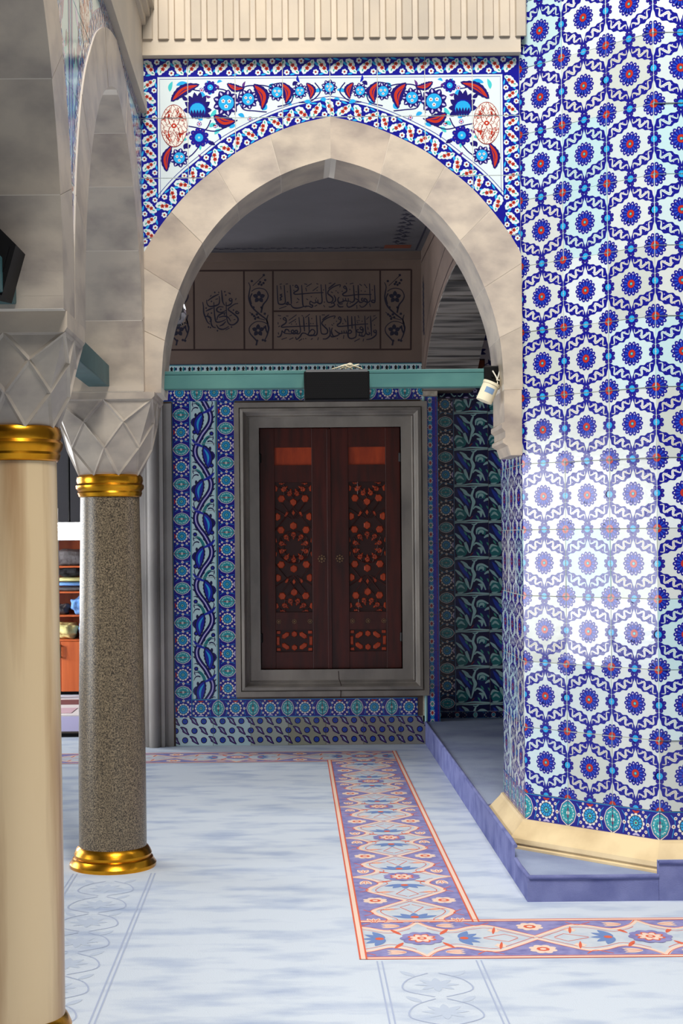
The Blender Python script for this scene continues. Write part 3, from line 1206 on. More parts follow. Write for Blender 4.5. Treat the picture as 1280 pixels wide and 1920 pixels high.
# ------------------------------------------------------------------ columns
def capital_mesh(r0, r1, z0, z1):
    """lozenge capital: circle below, square above, folded facets between"""
    bm = bmesh.new()
    rows = []
    n = 8

    def sq(a, rad):
        c, s = math.cos(a), math.sin(a)
        k = 1 / max(abs(c), abs(s))
        return c * k * rad, s * k * rad
    lv = [(0, 0), (.36, .5), (.70, 0), (1.0, .5)]
    for q, (t, ph) in enumerate(lv):
        row = []
        for k in range(n):
            a = 2 * PI * (k + ph) / n + PI / 8
            rc = lerp(r0, r1 * 1.12, t ** .8)
            cx, cy = math.cos(a) * rc, math.sin(a) * rc
            sx, sy = sq(a, r1)
            if t == 1.0:
                # corners and middles of the square
                a2 = 2 * PI * k / n + PI / 4
                sx, sy = sq(a2, r1)
                x, y = sx, sy
            else:
                bl = t ** 1.6
                x, y = lerp(cx, sx, bl), lerp(cy, sy, bl)
            row.append(bm.verts.new((x, y, lerp(z0, z1, t))))
        rows.append(row)
    faces = []
    for k in range(n):
        faces.append(bm.faces.new([rows[0][k], rows[0][(k + 1) % n], rows[1][k]]))
        faces.append(bm.faces.new([rows[0][k], rows[1][k], rows[2][k], rows[1][(k - 1) % n]]))
        faces.append(bm.faces.new([rows[1][k], rows[2][(k + 1) % n], rows[3][k], rows[2][k]]))
        faces.append(bm.faces.new([rows[2][k], rows[3][k], rows[3][(k - 1) % n]]))
    bmesh.ops.recalc_face_normals(bm, faces=bm.faces[:])
    bmesh.ops.inset_individual(bm, faces=bm.faces[:], thickness=.009, depth=-.006, use_even_offset=True)
    mb = MB()
    mb.addbm(bm)
    bm.free()
    return mb


def column(base, rb, rt, shaft_mat, label, zring, zab, a, base_h=.10):
    t = empty('arcade_column', base)
    tag(t, label, 'column', 'columns of the arcade')
    m = MB()
    k = rb / .165
    m.lathe([(.208 * k, 0), (.212 * k, .018), (.200 * k, .034), (.196 * k, .045), (.186 * k, .052), (.190 * k, .066), (.182 * k, .082), (.174 * k, .095), (rb * .98, .104)], n=56)
    m.obj('base_ring', 'gold', t, base, auto=30)
    m = MB()
    m.lathe([(rb, .10), (rb * .995, .5), (lerp(rb, rt, .55), 1.2), (rt, zring - .005)], n=56)
    m.obj('shaft', shaft_mat, t, base, auto=30)
    m = MB()
    z = zring
    m.lathe([(rt * 1.02, z - .004), (rt * 1.06, z), (rt * 1.10, z + .016), (rt * 1.08, z + .024), (rt * 1.15, z + .038), (rt * 1.16, z + .052), (rt * 1.10, z + .062), (rt * 1.13, z + .076), (rt * 1.11, z + .094), (rt * 1.05, z + .104)], n=56)
    m.obj('neck_ring', 'gold', t, base, auto=30)
    o = capital_mesh(rt * 1.08, a * .97, zring + .095, zab).obj('capital', 'marble', t, base)
    o.color = (.97, .96, .95, 1)
    m = MB()
    m.prism([(-a * .95, zab - .002), (a * .95, zab - .002), (a, zab + .012), (a, Z_SPRING), (-a, Z_SPRING), (-a, zab + .012)], -a, a, 'y')
    o = m.obj('abacus', 'marble', t, base)
    o.color = (1, .97, .94, 1)
    return t


column(C2, .164, .143, 'granite', 'speckled brown granite column with gilded rings beside the shuttered window wall', 1.80, 2.255, .243)
column(C1, .140, .128, 'marble_shaft', 'cream veined marble column with gilded neck ring, nearest the camera', 1.845, 2.225, .195)

# ------------------------------------------------------------------ tie beams and what hangs on them
t = MB()
ZB0, ZB1 = 2.318, 2.402
t.box(-.64, .075, -.035, .035, ZB0, ZB1, bev=.004)
t.box(.075, 1.00, -.035, .035, ZB0, ZB1 - .002, bev=.004)
t.box(-.64, 1.0, -.038, .038, ZB1 - .014, ZB1 + .004, bev=.003)
beam = empty('tie_beam', (0, 7.285, 0))
tag(beam, 'teal painted tie beam spanning the large tiled arch', 'beam', 'tie beams')
t.obj('rail', 'teal_paint', beam, (0, 7.285, 0))
t = MB()
t.box(.945, 1.03, -.048, .048, ZB0 - .012, ZB1 + .016, bev=.006)
for k in range(4):
    t.tube([(.945 + .02 * k, -.056, ZB0 + .01 + .02 * k), (.945 + .02 * k, -.045, ZB0 + .01 + .02 * k)], .006, 6)
t.obj('end_bracket', 'black_metal', beam, (0, 7.285, 0))

tb = empty('tie_beam', C2)
tag(tb, 'dark teal tie beam running from the granite column capital towards the marble column', 'beam', 'tie beams')
m = MB()
m.box(-BAY + .2, -.20, -.03, .07, 2.312, 2.412, bev=.004)
m.obj('rail', 'dark_teal', tb, C2, arot)
tb = empty('tie_beam', C1)
tag(tb, 'dark teal tie beam end above the marble column at the left picture edge', 'beam', 'tie beams')
m = MB()
m.box(-1.5, -.185, -.05, .05, 2.30, 2.40, bev=.004)
m.obj('rail', 'dark_teal', tb, C1, arot)

# box loudspeaker in the middle of the beam
sp = empty('loudspeaker', (.23, 7.235, 2.25))
tag(sp, 'black box loudspeaker with perforated grille fixed to the teal beam in the arch', 'loudspeaker', 'loudspeakers')
m = MB()
m.box(.07, .385, 7.165, 7.247, 2.252, 2.392, bev=.005)
m.obj('cabinet', 'black_metal', sp)
sp.children[0].location = -sp.location
m = MB()
m.box(.078, .377, 7.157, 7.166, 2.259, 2.383, bev=.002)
o = m.obj('grille', 'mesh_metal', sp)
o.location = -sp.location
bmh = bmesh.new()
for r_ in range(13):
    for c_ in range(34):
        x = .084 + c_ * .0086 + (.0043 if r_ % 2 else 0)
        z = 2.266 + r_ * .0092
        vs = [bmh.verts.new((x + .003 * math.cos(PI / 3 * q), 7.1565, z + .003 * math.sin(PI / 3 * q))) for q in range(6)]
        bmh.faces.new(vs)
m = MB()
m.addbm(bmh)
bmh.free()
o = m.obj('grille_holes', 'black_metal', sp)
o.location = -sp.location
o['kind'] = 'stuff'
m = MB()
m.box(.08, .375, 7.158, 7.164, 2.386, 2.398)
m.obj('top_strip', 'silver', sp).location = -sp.location
m = MB()
for q in range(5):
    pts = sm([(.20 + random.uniform(-.02, .16), 7.2, 2.405), (.22 + random.uniform(-.03, .12), 7.19, 2.42 + random.random() * .012), (.25 + random.uniform(-.04, .1), 7.21, 2.408)], 4)
    m.tube(pts, .0026, 6)
m.obj('wire_tangle', 'cream_plastic', sp).location = -sp.location

# second loudspeaker by the near column
sp2 = empty('loudspeaker', (-.86, 4.36, 2.30))
tag(sp2, 'black angular loudspeaker cut by the left picture edge above the marble column', 'loudspeaker', 'loudspeakers')
p = [PX(-70, 450, 4.3), PX(-4, 425, 4.3), PX(37, 466, 4.3), PX(11, 560, 4.3), PX(-60, 545, 4.3)]
m = MB()
m.prism([(q.x + .86, q.z - 2.30) for q in p], -.12, .03, 'y')
m.obj('cabinet', 'black_metal', sp2, sp2.location)
m = MB()
m.prism([(lerp(q.x, -.92, .12) + .86, lerp(q.z, 2.38, .12) - 2.30) for q in p], -.126, -.119, 'y')
m.obj('grille', 'black_metal', sp2, sp2.location)

# cream cup hanging from the beam end
cp = PX(914, 736, 7.2)
cup = empty('hanging_cup', cp)
tag(cup, 'cream plastic cup tied with white string under the teal beam end', 'cup')
m = MB()
m.lathe([(.036, -.048), (.040, -.046), (.040, .038), (.043, .040), (.043, .052), (.034, .052)], n=28)
o = m.obj('body', 'cream_plastic', cup, cp, (0, R(24), 0), auto=40)
m = MB()
m.v += []
for k in range(9):
    for z in (-.006, .022):
        aa = R(240 + k * 8)
        m.v.append((.0406 * math.cos(aa), .0406 * math.sin(aa), z))
for k in range(8):
    m.f.append([2 * k, 2 * k + 2, 2 * k + 3, 2 * k + 1])
    m.m.append(0)
m.obj('label', 'print_blue', cup, cp, (0, R(24), 0))
m = MB()
for pts in ([(923, 695), (932, 712), (930, 728), (922, 730)], [(937, 693), (932, 712)], [(930, 712), (941, 714)]):
    m.tube(sm([tuple(PX(x, y, 7.225) - cp) for x, y in pts], 3), .0035, 6)
m.obj('string', 'cotton', cup, cp)

# ------------------------------------------------------------------ great tiled pillar
pA, pB, pC = Vector((1.622, 6.60, 0)), Vector((1.1075, 7.1145, 0)), Vector((1.1075, 7.842, 0))
S = (pA - pB).length
pillar = empty('tiled_pillar', (pA.x + S / 2, pA.y + S / 2 + S * .7071, 0))
tag(pillar, 'octagonal pillar faced with white and cobalt floral tiles on a cream plinth', 'pillar')
pc = pillar.location.copy()
octv = []
for k in range(8):
    a = R(-90 - 22.5 - 45 * k)
    rr = S / 2 / math.sin(R(22.5))
    octv.append((pc.x + rr * math.cos(a), pc.y + rr * math.sin(a)))


def octo(off):
    out = []
    rr = (S / 2 / math.tan(R(22.5)) + off) / math.cos(R(22.5))
    for k in range(8):
        a = R(-90 - 22.5 - 45 * k)
        out.append((rr * math.cos(a), rr * math.sin(a)))
    return out


m = MB()
m.prism(octo(-.0068), .10, 4.6, 'z')
m.obj('core', 'grout', pillar, pc)
m = MB()
prof = [(-.02, .240), (.012, .240), (.018, .228), (.066, .172), (.080, .160), (.084, .140), (.074, .132), (.084, .122), (.084, .06)]
for j in range(len(prof) - 1):
    a, b = octo(prof[j][0]), octo(prof[j + 1][0])
    i = len(m.v)
    m.v += [(p[0], p[1], prof[j][1]) for p in a] + [(p[0], p[1], prof[j + 1][1]) for p in b]
    for k in range(8):
        m.f.append([i + k, i + (k + 1) % 8, i + 8 + (k + 1) % 8, i + 8 + k])
        m.m.append(0)
m.obj('plinth', 'plinth_stone', pillar, pc)
pt_me = tile_mesh('tile', pillar_tile_art(), (-TW / 2, -TH / 2, TW / 2, TH / 2), 'white')
BH = .13
bt_me = tile_mesh('border_tile', border_art(TW, BH), (-TW / 2, -BH / 2, TW / 2, BH / 2), 'cobalt')
faces = [(pA, Vector((1, 0, 0)), 0.0), (pB, (pA - pB).normalized(), R(-45)), (pC, Vector((0, -1, 0)), R(-90))]
rt = random.Random(11)
PAL = [(1, 1, 1, 1), (.90, .88, .84, 1), (.74, .93, .96, 1), (.84, .96, .98, 1), (.93, .92, .90, 1), (.70, .91, .94, 1), (.97, .98, 1, 1), (.80, .79, .73, 1), (.86, .9, .9, 1)]
for fi, (p0, d, rz) in enumerate(faces):
    for c in range(3):
        base = p0 + d * (TW * (c + .5))
        z = .235 + BH / 2
        put('border_tile', bt_me, pillar, (base.x, base.y, z), rz)
        for r_ in range(13):
            z = .365 + TH * (r_ + .5)
            o = put('tile', pt_me, pillar, (base.x, base.y, z), (R(max(-1.1, min(1.1, rt.gauss(0, .75)))), 0, rz + R(max(-1.1, min(1.1, rt.gauss(0, .75))))))
            o.color = rt.choice(PAL)

# carpeted platform under the pillar
pf = empty('carpeted_platform', (1.02, 6.48, 0))
tag(pf, 'low platform wrapped in blue grey carpet under the tiled pillar', 'platform')
PH, PL = .172, .112


def slab(name, poly, z0, z1, top, sidem, piping=None):
    mb = MB()
    mb.prism([(p[0] - 1.02, p[1] - 6.48) for p in poly], z0, z1, 'z', m=1)
    mb.m[0] = mb.m[1] = 0
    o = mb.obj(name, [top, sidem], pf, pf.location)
    if piping:
        q = MB()
        q.tube([(p[0] - 1.02, p[1] - 6.48, z1 - .004) for p in piping], .0095, 8)
        q.obj('piping', 'carpet_side', pf, pf.location, auto=50)
    return o


ov = [(pc.x + p[0], pc.y + p[1]) for p in octo(.086)]     # 0 = front left, then clockwise seen from above
XF = ov[0][0]
ring = [ov[k % 8] for k in (7, 6, 5, 4, 3, 2, 1)]
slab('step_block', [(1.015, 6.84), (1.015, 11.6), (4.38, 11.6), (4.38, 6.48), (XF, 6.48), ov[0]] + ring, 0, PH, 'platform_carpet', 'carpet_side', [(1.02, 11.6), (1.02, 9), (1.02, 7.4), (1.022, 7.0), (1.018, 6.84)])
q = MB()
q.tube([(XF - 1.02, 0, PH - .004), (3.2, 0, PH - .004)], .0095, 8)
q.obj('piping', 'carpet_side', pf, pf.location, auto=50)
slab('low_corner_block', [(1.015, 6.48), (XF - .001, 6.48), (XF - .001, ov[0][1]), (1.0235, ov[1][1]), (1.015, 6.84)], 0, PL, 'platform_carpet', 'carpet_side', [(1.02, 6.84), (1.018, 6.7), (1.022, 6.486), (1.026, 6.48), (1.3, 6.478), (XF, 6.481)])

# ------------------------------------------------------------------ back wall with shuttered window
DB = 11.40
KB = DB / F


def wb(x, y):
    p = PX(x, y, DB)
    return p.x, p.z


wall_back = struct(empty('wall_back'))
m = MB()
XW0, XW1 = -1.12, 1.02
ox0, oz0 = wb(489, 1256)
ox1, oz1 = wb(751, 800)
m.box(XW0, ox0, DB + .004, DB + .3, 0, CEIL_Z)
m.box(ox1, XW1, DB + .004, DB + .3, 0, CEIL_Z)
m.box(ox0, ox1, DB + .004, DB + .3, 0, oz0)
m.box(ox0, ox1, DB + .004, DB + .3, oz1, CEIL_Z)
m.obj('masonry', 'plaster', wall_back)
m = MB()
m.box(XW0, XW1, DB + .3, DB + .34, 0, CEIL_Z)
m.obj('backing', 'dark_plaster', wall_back)

# marble window frame with mouldings
fx0, fz0 = wb(443, 1306)
fx1, fz1 = wb(799, 753)
trim = struct(empty('trim_1'))


def frame_ring(name, a, b, y0, y1, mt, bev=.0):
    """rectangular ring between outer rect a and inner rect b, front depth y0 at a to y1 at b"""
    V = []
    for (r_, y) in ((a, y0), (b, y1)):
        V += [(r_[0], DB + y, r_[1]), (r_[2], DB + y, r_[1]), (r_[2], DB + y, r_[3]), (r_[0], DB + y, r_[3])]
    Fc = [[k, (k + 1) % 4, 4 + (k + 1) % 4, 4 + k] for k in range(4)]
    return mesh_obj(name, V, Fc, [mt], None, trim)


def ins(d):
    return (fx0 + d, fz0 + d, fx1 - d, fz1 - d)


hole = (ox0, oz0, ox1, oz1)
W = (ox0 - fx0)


def mixr(t):
    o_, i_ = ins(0), hole
    return tuple(lerp(o_[k], i_[k], t) for k in range(4))


steps = [(0, .01), (0, -.05), (.20, -.05), (.21, -.038), (.24, -.03), (.245, -.058), (.36, -.062), (.40, -.05), (.46, -.022), (.52, -.012), (.56, -.018), (.60, -.006), (1.0, -.006), (1.0, .09)]
nm = ['outer_edge', 'outer_band', 'groove', 'groove', 'bead', 'bead', 'cove', 'cove', 'cove', 'fillet', 'fillet', 'inner_band', 'reveal']
V, Fc = [], []
for (t, y) in steps:
    r_ = mixr(t)
    V += [(r_[0], DB + y, r_[1]), (r_[2], DB + y, r_[1]), (r_[2], DB + y, r_[3]), (r_[0], DB + y, r_[3])]
groups = [('outer_band', 0, 4), ('bead_moulding', 4, 6), ('cove_moulding', 6, 11), ('inner_band', 11, 13)]
for (gn, s0, s1) in groups:
    Fq = [[4 * j + k, 4 * j + (k + 1) % 4, 4 * (j + 1) + (k + 1) % 4, 4 * (j + 1) + k] for j in range(s0, s1) for k in range(4)]
    used = sorted({v for f in Fq for v in f})
    mp = {v: i for i, v in enumerate(used)}
    mesh_obj(gn, [V[v] for v in used], [[mp[v] for v in f] for f in Fq], ['frame_stone'], None, trim)
# crack in the sill
a = Art()
a.stroke([wb(634, 1257), wb(635, 1272), wb(639, 1283), wb(638, 1306)], .006, 'ink_brown', 1)
flat_art('crack', a, trim, (0, DB - .052, 0))

# shutters
door = struct(empty('door_1', (ox0, DB + .05, oz0)))
LW = (ox1 - ox0) / 2
LH = oz1 - oz0
YD = DB + .055


def leaf(cx, sgn, bright):
    """one shutter leaf; cx its centre"""
    lf = empty('shutter_leaf', (cx, YD, oz0))
    lf.parent = door
    lf.location = Vector((cx, YD, oz0)) - door.location
    base = Vector((cx, YD, oz0))

    def add(mb, name, mt, auto=None):
        o = mb.obj(name, mt, None, (0, 0, 0), auto=auto)
        o.parent = lf
        return o
    hw = LW / 2 - .003
    pc_ = -sgn * 0.0
    # panel openings, leaf coordinates
    pw = .142
    pans = [(LH - .285, LH - .148, pw * .93), (.435, 1.435, pw), (.13, .30, pw)]
    sh = sgn * .012
    mb = MB()
    ys = (0, .045)
    mb.box(-hw, sh - pw, *ys, 0, LH, bev=.003)
    mb.box(sh + pw, hw, *ys, 0, LH, bev=.003)
    for (z0, z1) in ((0, .13), (.30, .435), (1.435, LH - .285), (LH - .148, LH)):
        mb.box(sh - pw, sh + pw, .001, .044, z0, z1)
    add(mb, 'stile_frame', 'wood')
    for q, (z0, z1, w_) in enumerate(pans):
        mb = MB()
        mb.box(sh - pw, sh + pw, .020, .040, z0, z1)
        add(mb, 'panel', 'wood_orange' if q == 0 else 'wood_dark')
    # geometric inlay
    zc = (pans[1][0] + pans[1][1]) / 2

    def piece(x, z, pts, ang, y=.010, pn=1):
        c, s_ = math.cos(ang), math.sin(ang)
        P2 = [(x + px * c - pz * s_, z + px * s_ + pz * c) for (px, pz) in pts]
        P2 = clip_poly(P2, -pw + .004, pans[pn][0] + .004, pw - .004, pans[pn][1] - .004)
        if len(P2) < 3 or abs(area2(P2)) < 2e-4:
            return
        mx_, mz_ = sum(p[0] for p in P2) / len(P2), sum(p[1] for p in P2) / len(P2)
        n = len(P2)
        V = [(sh + mx_ + (p[0] - mx_) * .8, y, mz_ + (p[1] - mz_) * .8) for p in P2] + [(sh + p[0], y + .006, p[1]) for p in P2] + [(sh + p[0], .021, p[1]) for p in P2]
        Fc = [list(range(n))] + [[k, (k + 1) % n, n + (k + 1) % n, n + k] for k in range(n)] + [[n + k, n + (k + 1) % n, 2 * n + (k + 1) % n, 2 * n + k] for k in range(n)]
        o = mesh_obj('inlay_piece', V, Fc, ['wood_orange'], None, None)
        o.parent = lf
    kite = [(-.036, 0), (.002, -.020), (.020, -.017), (.028, 0), (.020, .017), (.002, .020)]
    hexa = [(-.031, 0), (-.015, -.026), (.015, -.026), (.031, 0), (.015, .026), (-.015, .026)]
    for k in range(10):
        t = 2 * PI * (k + .5) / 10
        piece(math.cos(t) * .092, zc + math.sin(t) * .092, kite, t)
    for k in range(10):
        t = 2 * PI * k / 10 + PI / 10
        piece(math.cos(t) * .165, zc + math.sin(t) * .165, hexa, t)
    for s_ in (-1, 1):
        ze = zc + s_ * .5
        for k in range(10):
            t = 2 * PI * k / 10
            piece(math.cos(t) * .085, ze + math.sin(t) * .085, kite, t)
            piece(math.cos(t + PI / 10) * .155, ze + math.sin(t + PI / 10) * .155, hexa, t + PI / 10)
        piece(0, zc + s_ * .265, [(-.014, 0), (0, -.022), (.014, 0), (0, .022)], 0)
        for q in (-1, 1):
            piece(q * .055, zc + s_ * .255, [(-.010, -.022), (.010, -.018), (.012, .016), (-.006, .024)], q * .4)
            piece(q * .125, zc + s_ * .235, hexa, PI / 2)
    zb = (pans[2][0] + pans[2][1]) / 2
    long_ = [(-.036, 0), (-.022, -.018), (.022, -.018), (.036, 0), (.022, .018), (-.022, .018)]
    for sx in (-1, 1):
        for sz in (-1, 1):
            piece(sx * .068, zb + sz * .042, long_, sx * sz * R(-35), pn=2)
            piece(sx * .122, zb + sz * .066, [(-.016, -.012), (.016, -.012), (.016, .012), (-.016, .012)], 0, pn=2)
        piece(0, zb + sx * .052, [(p_[0] * .8, p_[1] * .8) for p_ in hexa], PI / 2, pn=2)
        piece(sx * .126, zb, [(-.012, -.034), (.012, -.034), (.012, .034), (-.012, .034)], 0, pn=2)
    # strapwork between the pieces
    mb = MB()
    def strap(x0, z0, x1, z1):
        t0, t1 = 0.0, 1.0
        for (p_, d_, lo, hi) in ((x0, x1 - x0, -pw, pw), (z0, z1 - z0, pans[1][0], pans[1][1])):
            if abs(d_) < 1e-6:
                if p_ < lo or p_ > hi:
                    return
                continue
            u, v = (lo - p_) / d_, (hi - p_) / d_
            t0, t1 = max(t0, min(u, v)), min(t1, max(u, v))
        if t1 - t0 > .05:
            mb.tube([(sh + lerp(x0, x1, t0), .0125, lerp(z0, z1, t0)), (sh + lerp(x0, x1, t1), .0125, lerp(z0, z1, t1))], .0036, 5)
    for k in range(10):
        t, t2 = 2 * PI * k / 10, 2 * PI * (k + 3) / 10
        strap(math.cos(t) * .128, zc + math.sin(t) * .128, math.cos(t2) * .128, zc + math.sin(t2) * .128)
        t2 = 2 * PI * (k + 1) / 10
        strap(math.cos(t) * .128, zc + math.sin(t) * .128, math.cos(t2) * .128, zc + math.sin(t2) * .128)
    for s_ in (-1, 1):
        ze = zc + s_ * .5
        for k in range(10):
            t, t2 = 2 * PI * (k + .5) / 10, 2 * PI * (k + 3.5) / 10
            strap(math.cos(t) * .12, ze + math.sin(t) * .12, math.cos(t2) * .12, ze + math.sin(t2) * .12)
        for q in (-1, 1):
            strap(q * .142, zc + s_ * .13, -q * .05, zc + s_ * .37)
            strap(q * .142, zc + s_ * .30, q * .02, zc + s_ * .22)
            strap(0, zc + s_ * .22, q * .09, zc + s_ * .34)
    add(mb, 'strapwork', 'wood')
    # rosette bosses
    for (bx, bz, br) in ((-sgn * (hw - .066) * 1, .845, .036), (sh - .12, .365, .022), (sh, .365, .022), (sh + .12, .365, .022)):
        mb = MB()
        mb.lathe([(br * .3, -.012), (br * .3, -.010)], n=10)
        for k in range(8):
            t = 2 * PI * k / 8
            mb.lathe([(br * .16, -.004), (br * .2, .0)], br * .68 * math.cos(t), br * .68 * math.sin(t), 7)
        o = mb.obj('boss', 'brass', None, (0, 0, 0))
        o.parent = lf
        o.rotation_euler = (PI / 2, 0, 0)
        o.location = (bx, -.001 - .0, bz)
        o.scale = (1, 1, -1)
    for hz in (LH - .23, .24):
        mb = MB()
        mb.lathe([(.012, hz - .035), (.014, hz - .03), (.014, hz + .03), (.012, hz + .035)], sgn * hw, -.006, 10)
        add(mb, 'hinge', 'iron')
    return lf


xm = (ox0 + ox1) / 2
leaf(xm - LW / 2, -1, 1)
leaf(xm + LW / 2, 1, 0)
m = MB()
m.box(-.016, .016, -.008, .02, 0, LH - .01, bev=.003)
o = m.obj('meeting_strip', 'wood', door, (xm - .01, YD - .002, oz0))

# ---- tile bands round the window
b_len = 65 * KB
bw_ = 33.5 * KB
bmv = border_art(b_len, bw_)
bmesh_v = tile_mesh('border_tile', bmv, (-b_len / 2, -bw_ / 2, b_len / 2, bw_ / 2), 'cobalt')
xL0, zT = wb(321, 753)
_, zBrow = wb(560, 1309)
_, zBlow = wb(560, 1344)
xc1 = wb(341, 1030)[0]
xc2 = wb(425, 1030)[0]
z_hi = wb(340, 752)[1]
rv = random.Random(3)


def upright(xc, ztop, zbot, D, ln, me_, par, ph=0.0):
    z = ztop - ln / 2 + ph
    while z - ln / 2 > zbot - .5 * ln:
        o = put('border_tile', me_, par, (xc, D, z), (0, R(90), 0))
        z -= ln


def clip_tiles(name, art, par, D, x0, x1, z0, z1, tw, th, base, px=None, pz=None, tints=None, jit=.25):
    """cover a rectangle with tiles cut from a periodic art given on one tile"""
    px = x0 if px is None else px
    pz = z0 if pz is None else pz
    cache = {}
    i0, i1 = math.floor((x0 - px) / tw + 1e-4), math.ceil((x1 - px) / tw - 1e-4)
    j0, j1 = math.floor((z0 - pz) / th + 1e-4), math.ceil((z1 - pz) / th - 1e-4)
    n = 0
    for i in range(i0, i1):
        for j in range(j0, j1):
            ax, bx = max(x0, px + i * tw), min(x1, px + (i + 1) * tw)
            az, bz = max(z0, pz + j * th), min(z1, pz + (j + 1) * th)
            if bx - ax < .006 or bz - az < .006:
                continue
            lx, lz = px + (i + .5) * tw, pz + (j + .5) * th
            rect = tuple(round(v, 5) for v in (ax - lx, az - lz, bx - lx, bz - lz))
            if rect not in cache:
                cache[rect] = tile_mesh(name, art, rect, base)
            o = put(name, cache[rect], par, ((ax + bx) / 2, D, (az + bz) / 2), (R(rv.gauss(0, jit)), 0, R(rv.gauss(0, jit))))
            if tints:
                o.color = rv.choice(tints)
            n += 1
    return n


def turned(a):
    b = Art()
    b.put(a, ang=PI / 2)
    return b


bv = turned(bmv)
NAVT = None
z_bot2 = wb(425, 1310)[1]
z_b1, z_b0 = zBrow - .002, zBlow
clip_tiles('border_tile', bv, wall_back, DB, xc1 - bw_ / 2, xc1 + bw_ / 2, z_b0, z_hi, bw_, b_len, 'cobalt', pz=wb(341, 843)[1])
clip_tiles('border_tile', bv, wall_back, DB, xc2 - bw_ / 2, xc2 + bw_ / 2, z_b1, z_hi, bw_, b_len, 'cobalt', pz=wb(425, 868)[1])
clip_tiles('border_tile', bmv, wall_back, DB, xc1 + bw_ / 2, XW1 - .06, z_b0, z_b1, b_len, z_b1 - z_b0, 'cobalt', px=wb(409, 1320)[0])
_, zt0 = wb(560, 751)
_, zt1 = wb(560, 718)
clip_tiles('border_tile', bmv, wall_back, DB, xL0 - .07, XW1 - .002, zt0, zt1, b_len, zt1 - zt0, 'cobalt')


# flowing stem strip
def vine_art():
    a = Art()
    q = 48 * KB / 465.0
    H = 610.0

    def T(x, y, half):
        x = x - 597
        if half:
            x = -x
        return (x * q, -(y - 540 + half * H - H) * q)

    def S_(pts, w, col, L, half):
        P_ = [T(*p, half) for p in sm(pts, 5)]
        a.stroke(P_, tuple(v * q for v in w) if isinstance(w, tuple) else w * q, col, L)
    for half in (-1, 0, 1, 2):
        hb_ = half
        hf = half % 2

        def TT(x, y):
            x = x - 597
            if hf:
                x = -x
            return (x * q, (H - (y - 540) - hb_ * H) * q)

        def ST(pts, w, col, L):
            a.stroke([TT(*p) for p in sm(pts, 5)], tuple(v * q for v in w) if isinstance(w, tuple) else w * q, col, L)
        stem = [(500, 530), (455, 640), (462, 760), (520, 870), (610, 990), (690, 1140)]
        ST(stem, 100, 'navy', 2)
        ST(stem, 20, 'lilac', 4)
        ST(stem, 46, 'cobalt', 3)
        for k in range(6):
            p = sm(stem, 5)[3 + k * 4]
            d = TT(p[0] - 40, p[1] + 10)
            e = TT(p[0] - 85, p[1] - 40)
            a.lens(*d, *e, 22 * q, 'navy', 2)
        a.disc(*TT(725, 770), 82 * q, 'deep', 2, 16)
        for k in range(9):
            t = -1.4 + k * .36
            c = TT(725 + math.cos(t) * 78, 770 + math.sin(t) * 78)
            a.disc(*c, 16 * q, 'deep', 2, 7)
        lf = [TT(610, 570), TT(690, 1010)]
        a.lens(*lf[0], *lf[1], 190 * q, 'navy', 3, bend=(34 if hf else -34) * q * -1, n=14, serr=8 * q)
        a.lens(*TT(618, 600), *TT(692, 985), 135 * q, 'royal', 4, bend=(26 if hf else -26) * q * -1, n=10)
        a.lens(*TT(612, 640), *TT(675, 930), 40 * q, 'sky', 5, bend=(44 if hf else -44) * q * -1, n=8)
        for (x, y, r) in ((748, 945, 44), (440, 975, 40)):
            a.disc(*TT(x, y), r * q, 'navy', 2, 12)
            a.disc(*TT(x, y), r * .5 * q, 'royal', 3, 8)
        ST([(600, 590), (620, 520), (680, 430), (740, 400)], (60, 50, 8), 'teal_glaze', 2)
        ST([(680, 515), (720, 500), (770, 520), (798, 580)], (26, 22, 8), 'navy', 2)
        a.disc(*TT(726, 640), 24 * q, 'navy', 2, 8, 40 * q)
        ST([(395, 465), (450, 530), (520, 570), (600, 605)], (14, 60, 26), 'royal', 5)
        ST([(425, 430), (440, 500), (490, 545)], (10, 26, 20), 'navy', 2)
        ST([(760, 990), (775, 1030), (755, 1090)], (8, 18, 8), 'navy', 2)
        ST([(400, 890), (440, 880), (480, 900)], (6, 18, 26), 'navy', 2)
        ST([(415, 1010), (410, 1060), (425, 1100)], (8, 18, 8), 'navy', 2)
        ST([(410, 1050), (470, 1040), (530, 1080)], (8, 16, 30), 'navy', 2)
    w = 48 * KB
    for s in (-1, 1):
        a.poly('turq', [(s * w * .5, -2), (s * w * .485, -2), (s * w * .485, 2), (s * w * .5, 2)], 6)
        a.poly('navy', [(s * w * .485, -2), (s * w * .475, -2), (s * w * .475, 2), (s * w * .485, 2)], 6)
    return a, 2 * H * q


va, vper = vine_art()
xv = wb(382, 1030)[0]
vw = xc2 - xc1 - bw_ - .002
clip_tiles('vine_tile', va, wall_back, DB, xv - vw / 2, xv + vw / 2, z_b1, z_hi, vw, vper, 'white', px=xv - vw / 2, pz=wb(380, 957)[1], tints=[(.72, .9, .92, 1)])


# dado of dots and curling leaves
def dado_art(tw, th, pit):
    a = Art()
    for i in range(-3, 4):
        for j in range(-2, 3):
            x, y = i * pit, j * pit
            if (i + j) % 2:
                a.disc(x, y, pit * .34, 'navy', 1, 12)
                a.disc(x, y, pit * .24, 'blue', 2, 10)
                a.disc(x, y, pit * .1, 'navy', 3, 8)
                a.disc(x, y, pit * .04, 'turq', 4, 6)
            else:
                pts = sm([(x - pit * .52, y + pit * .42), (x - pit * .16, y + pit * .22), (x + pit * .1, y - pit * .12), (x + pit * .46, y - pit * .46)], 5)
                a.stroke(pts, (pit * .08, pit * .62, pit * .06), 'navy', 1)
                a.stroke(pts[2:-2], (pit * .04, pit * .4, pit * .04), 'purple', 2)
                a.stroke(pts[4:-4], (pit * .04, pit * .12, pit * .04), 'pale', 3)
    return a


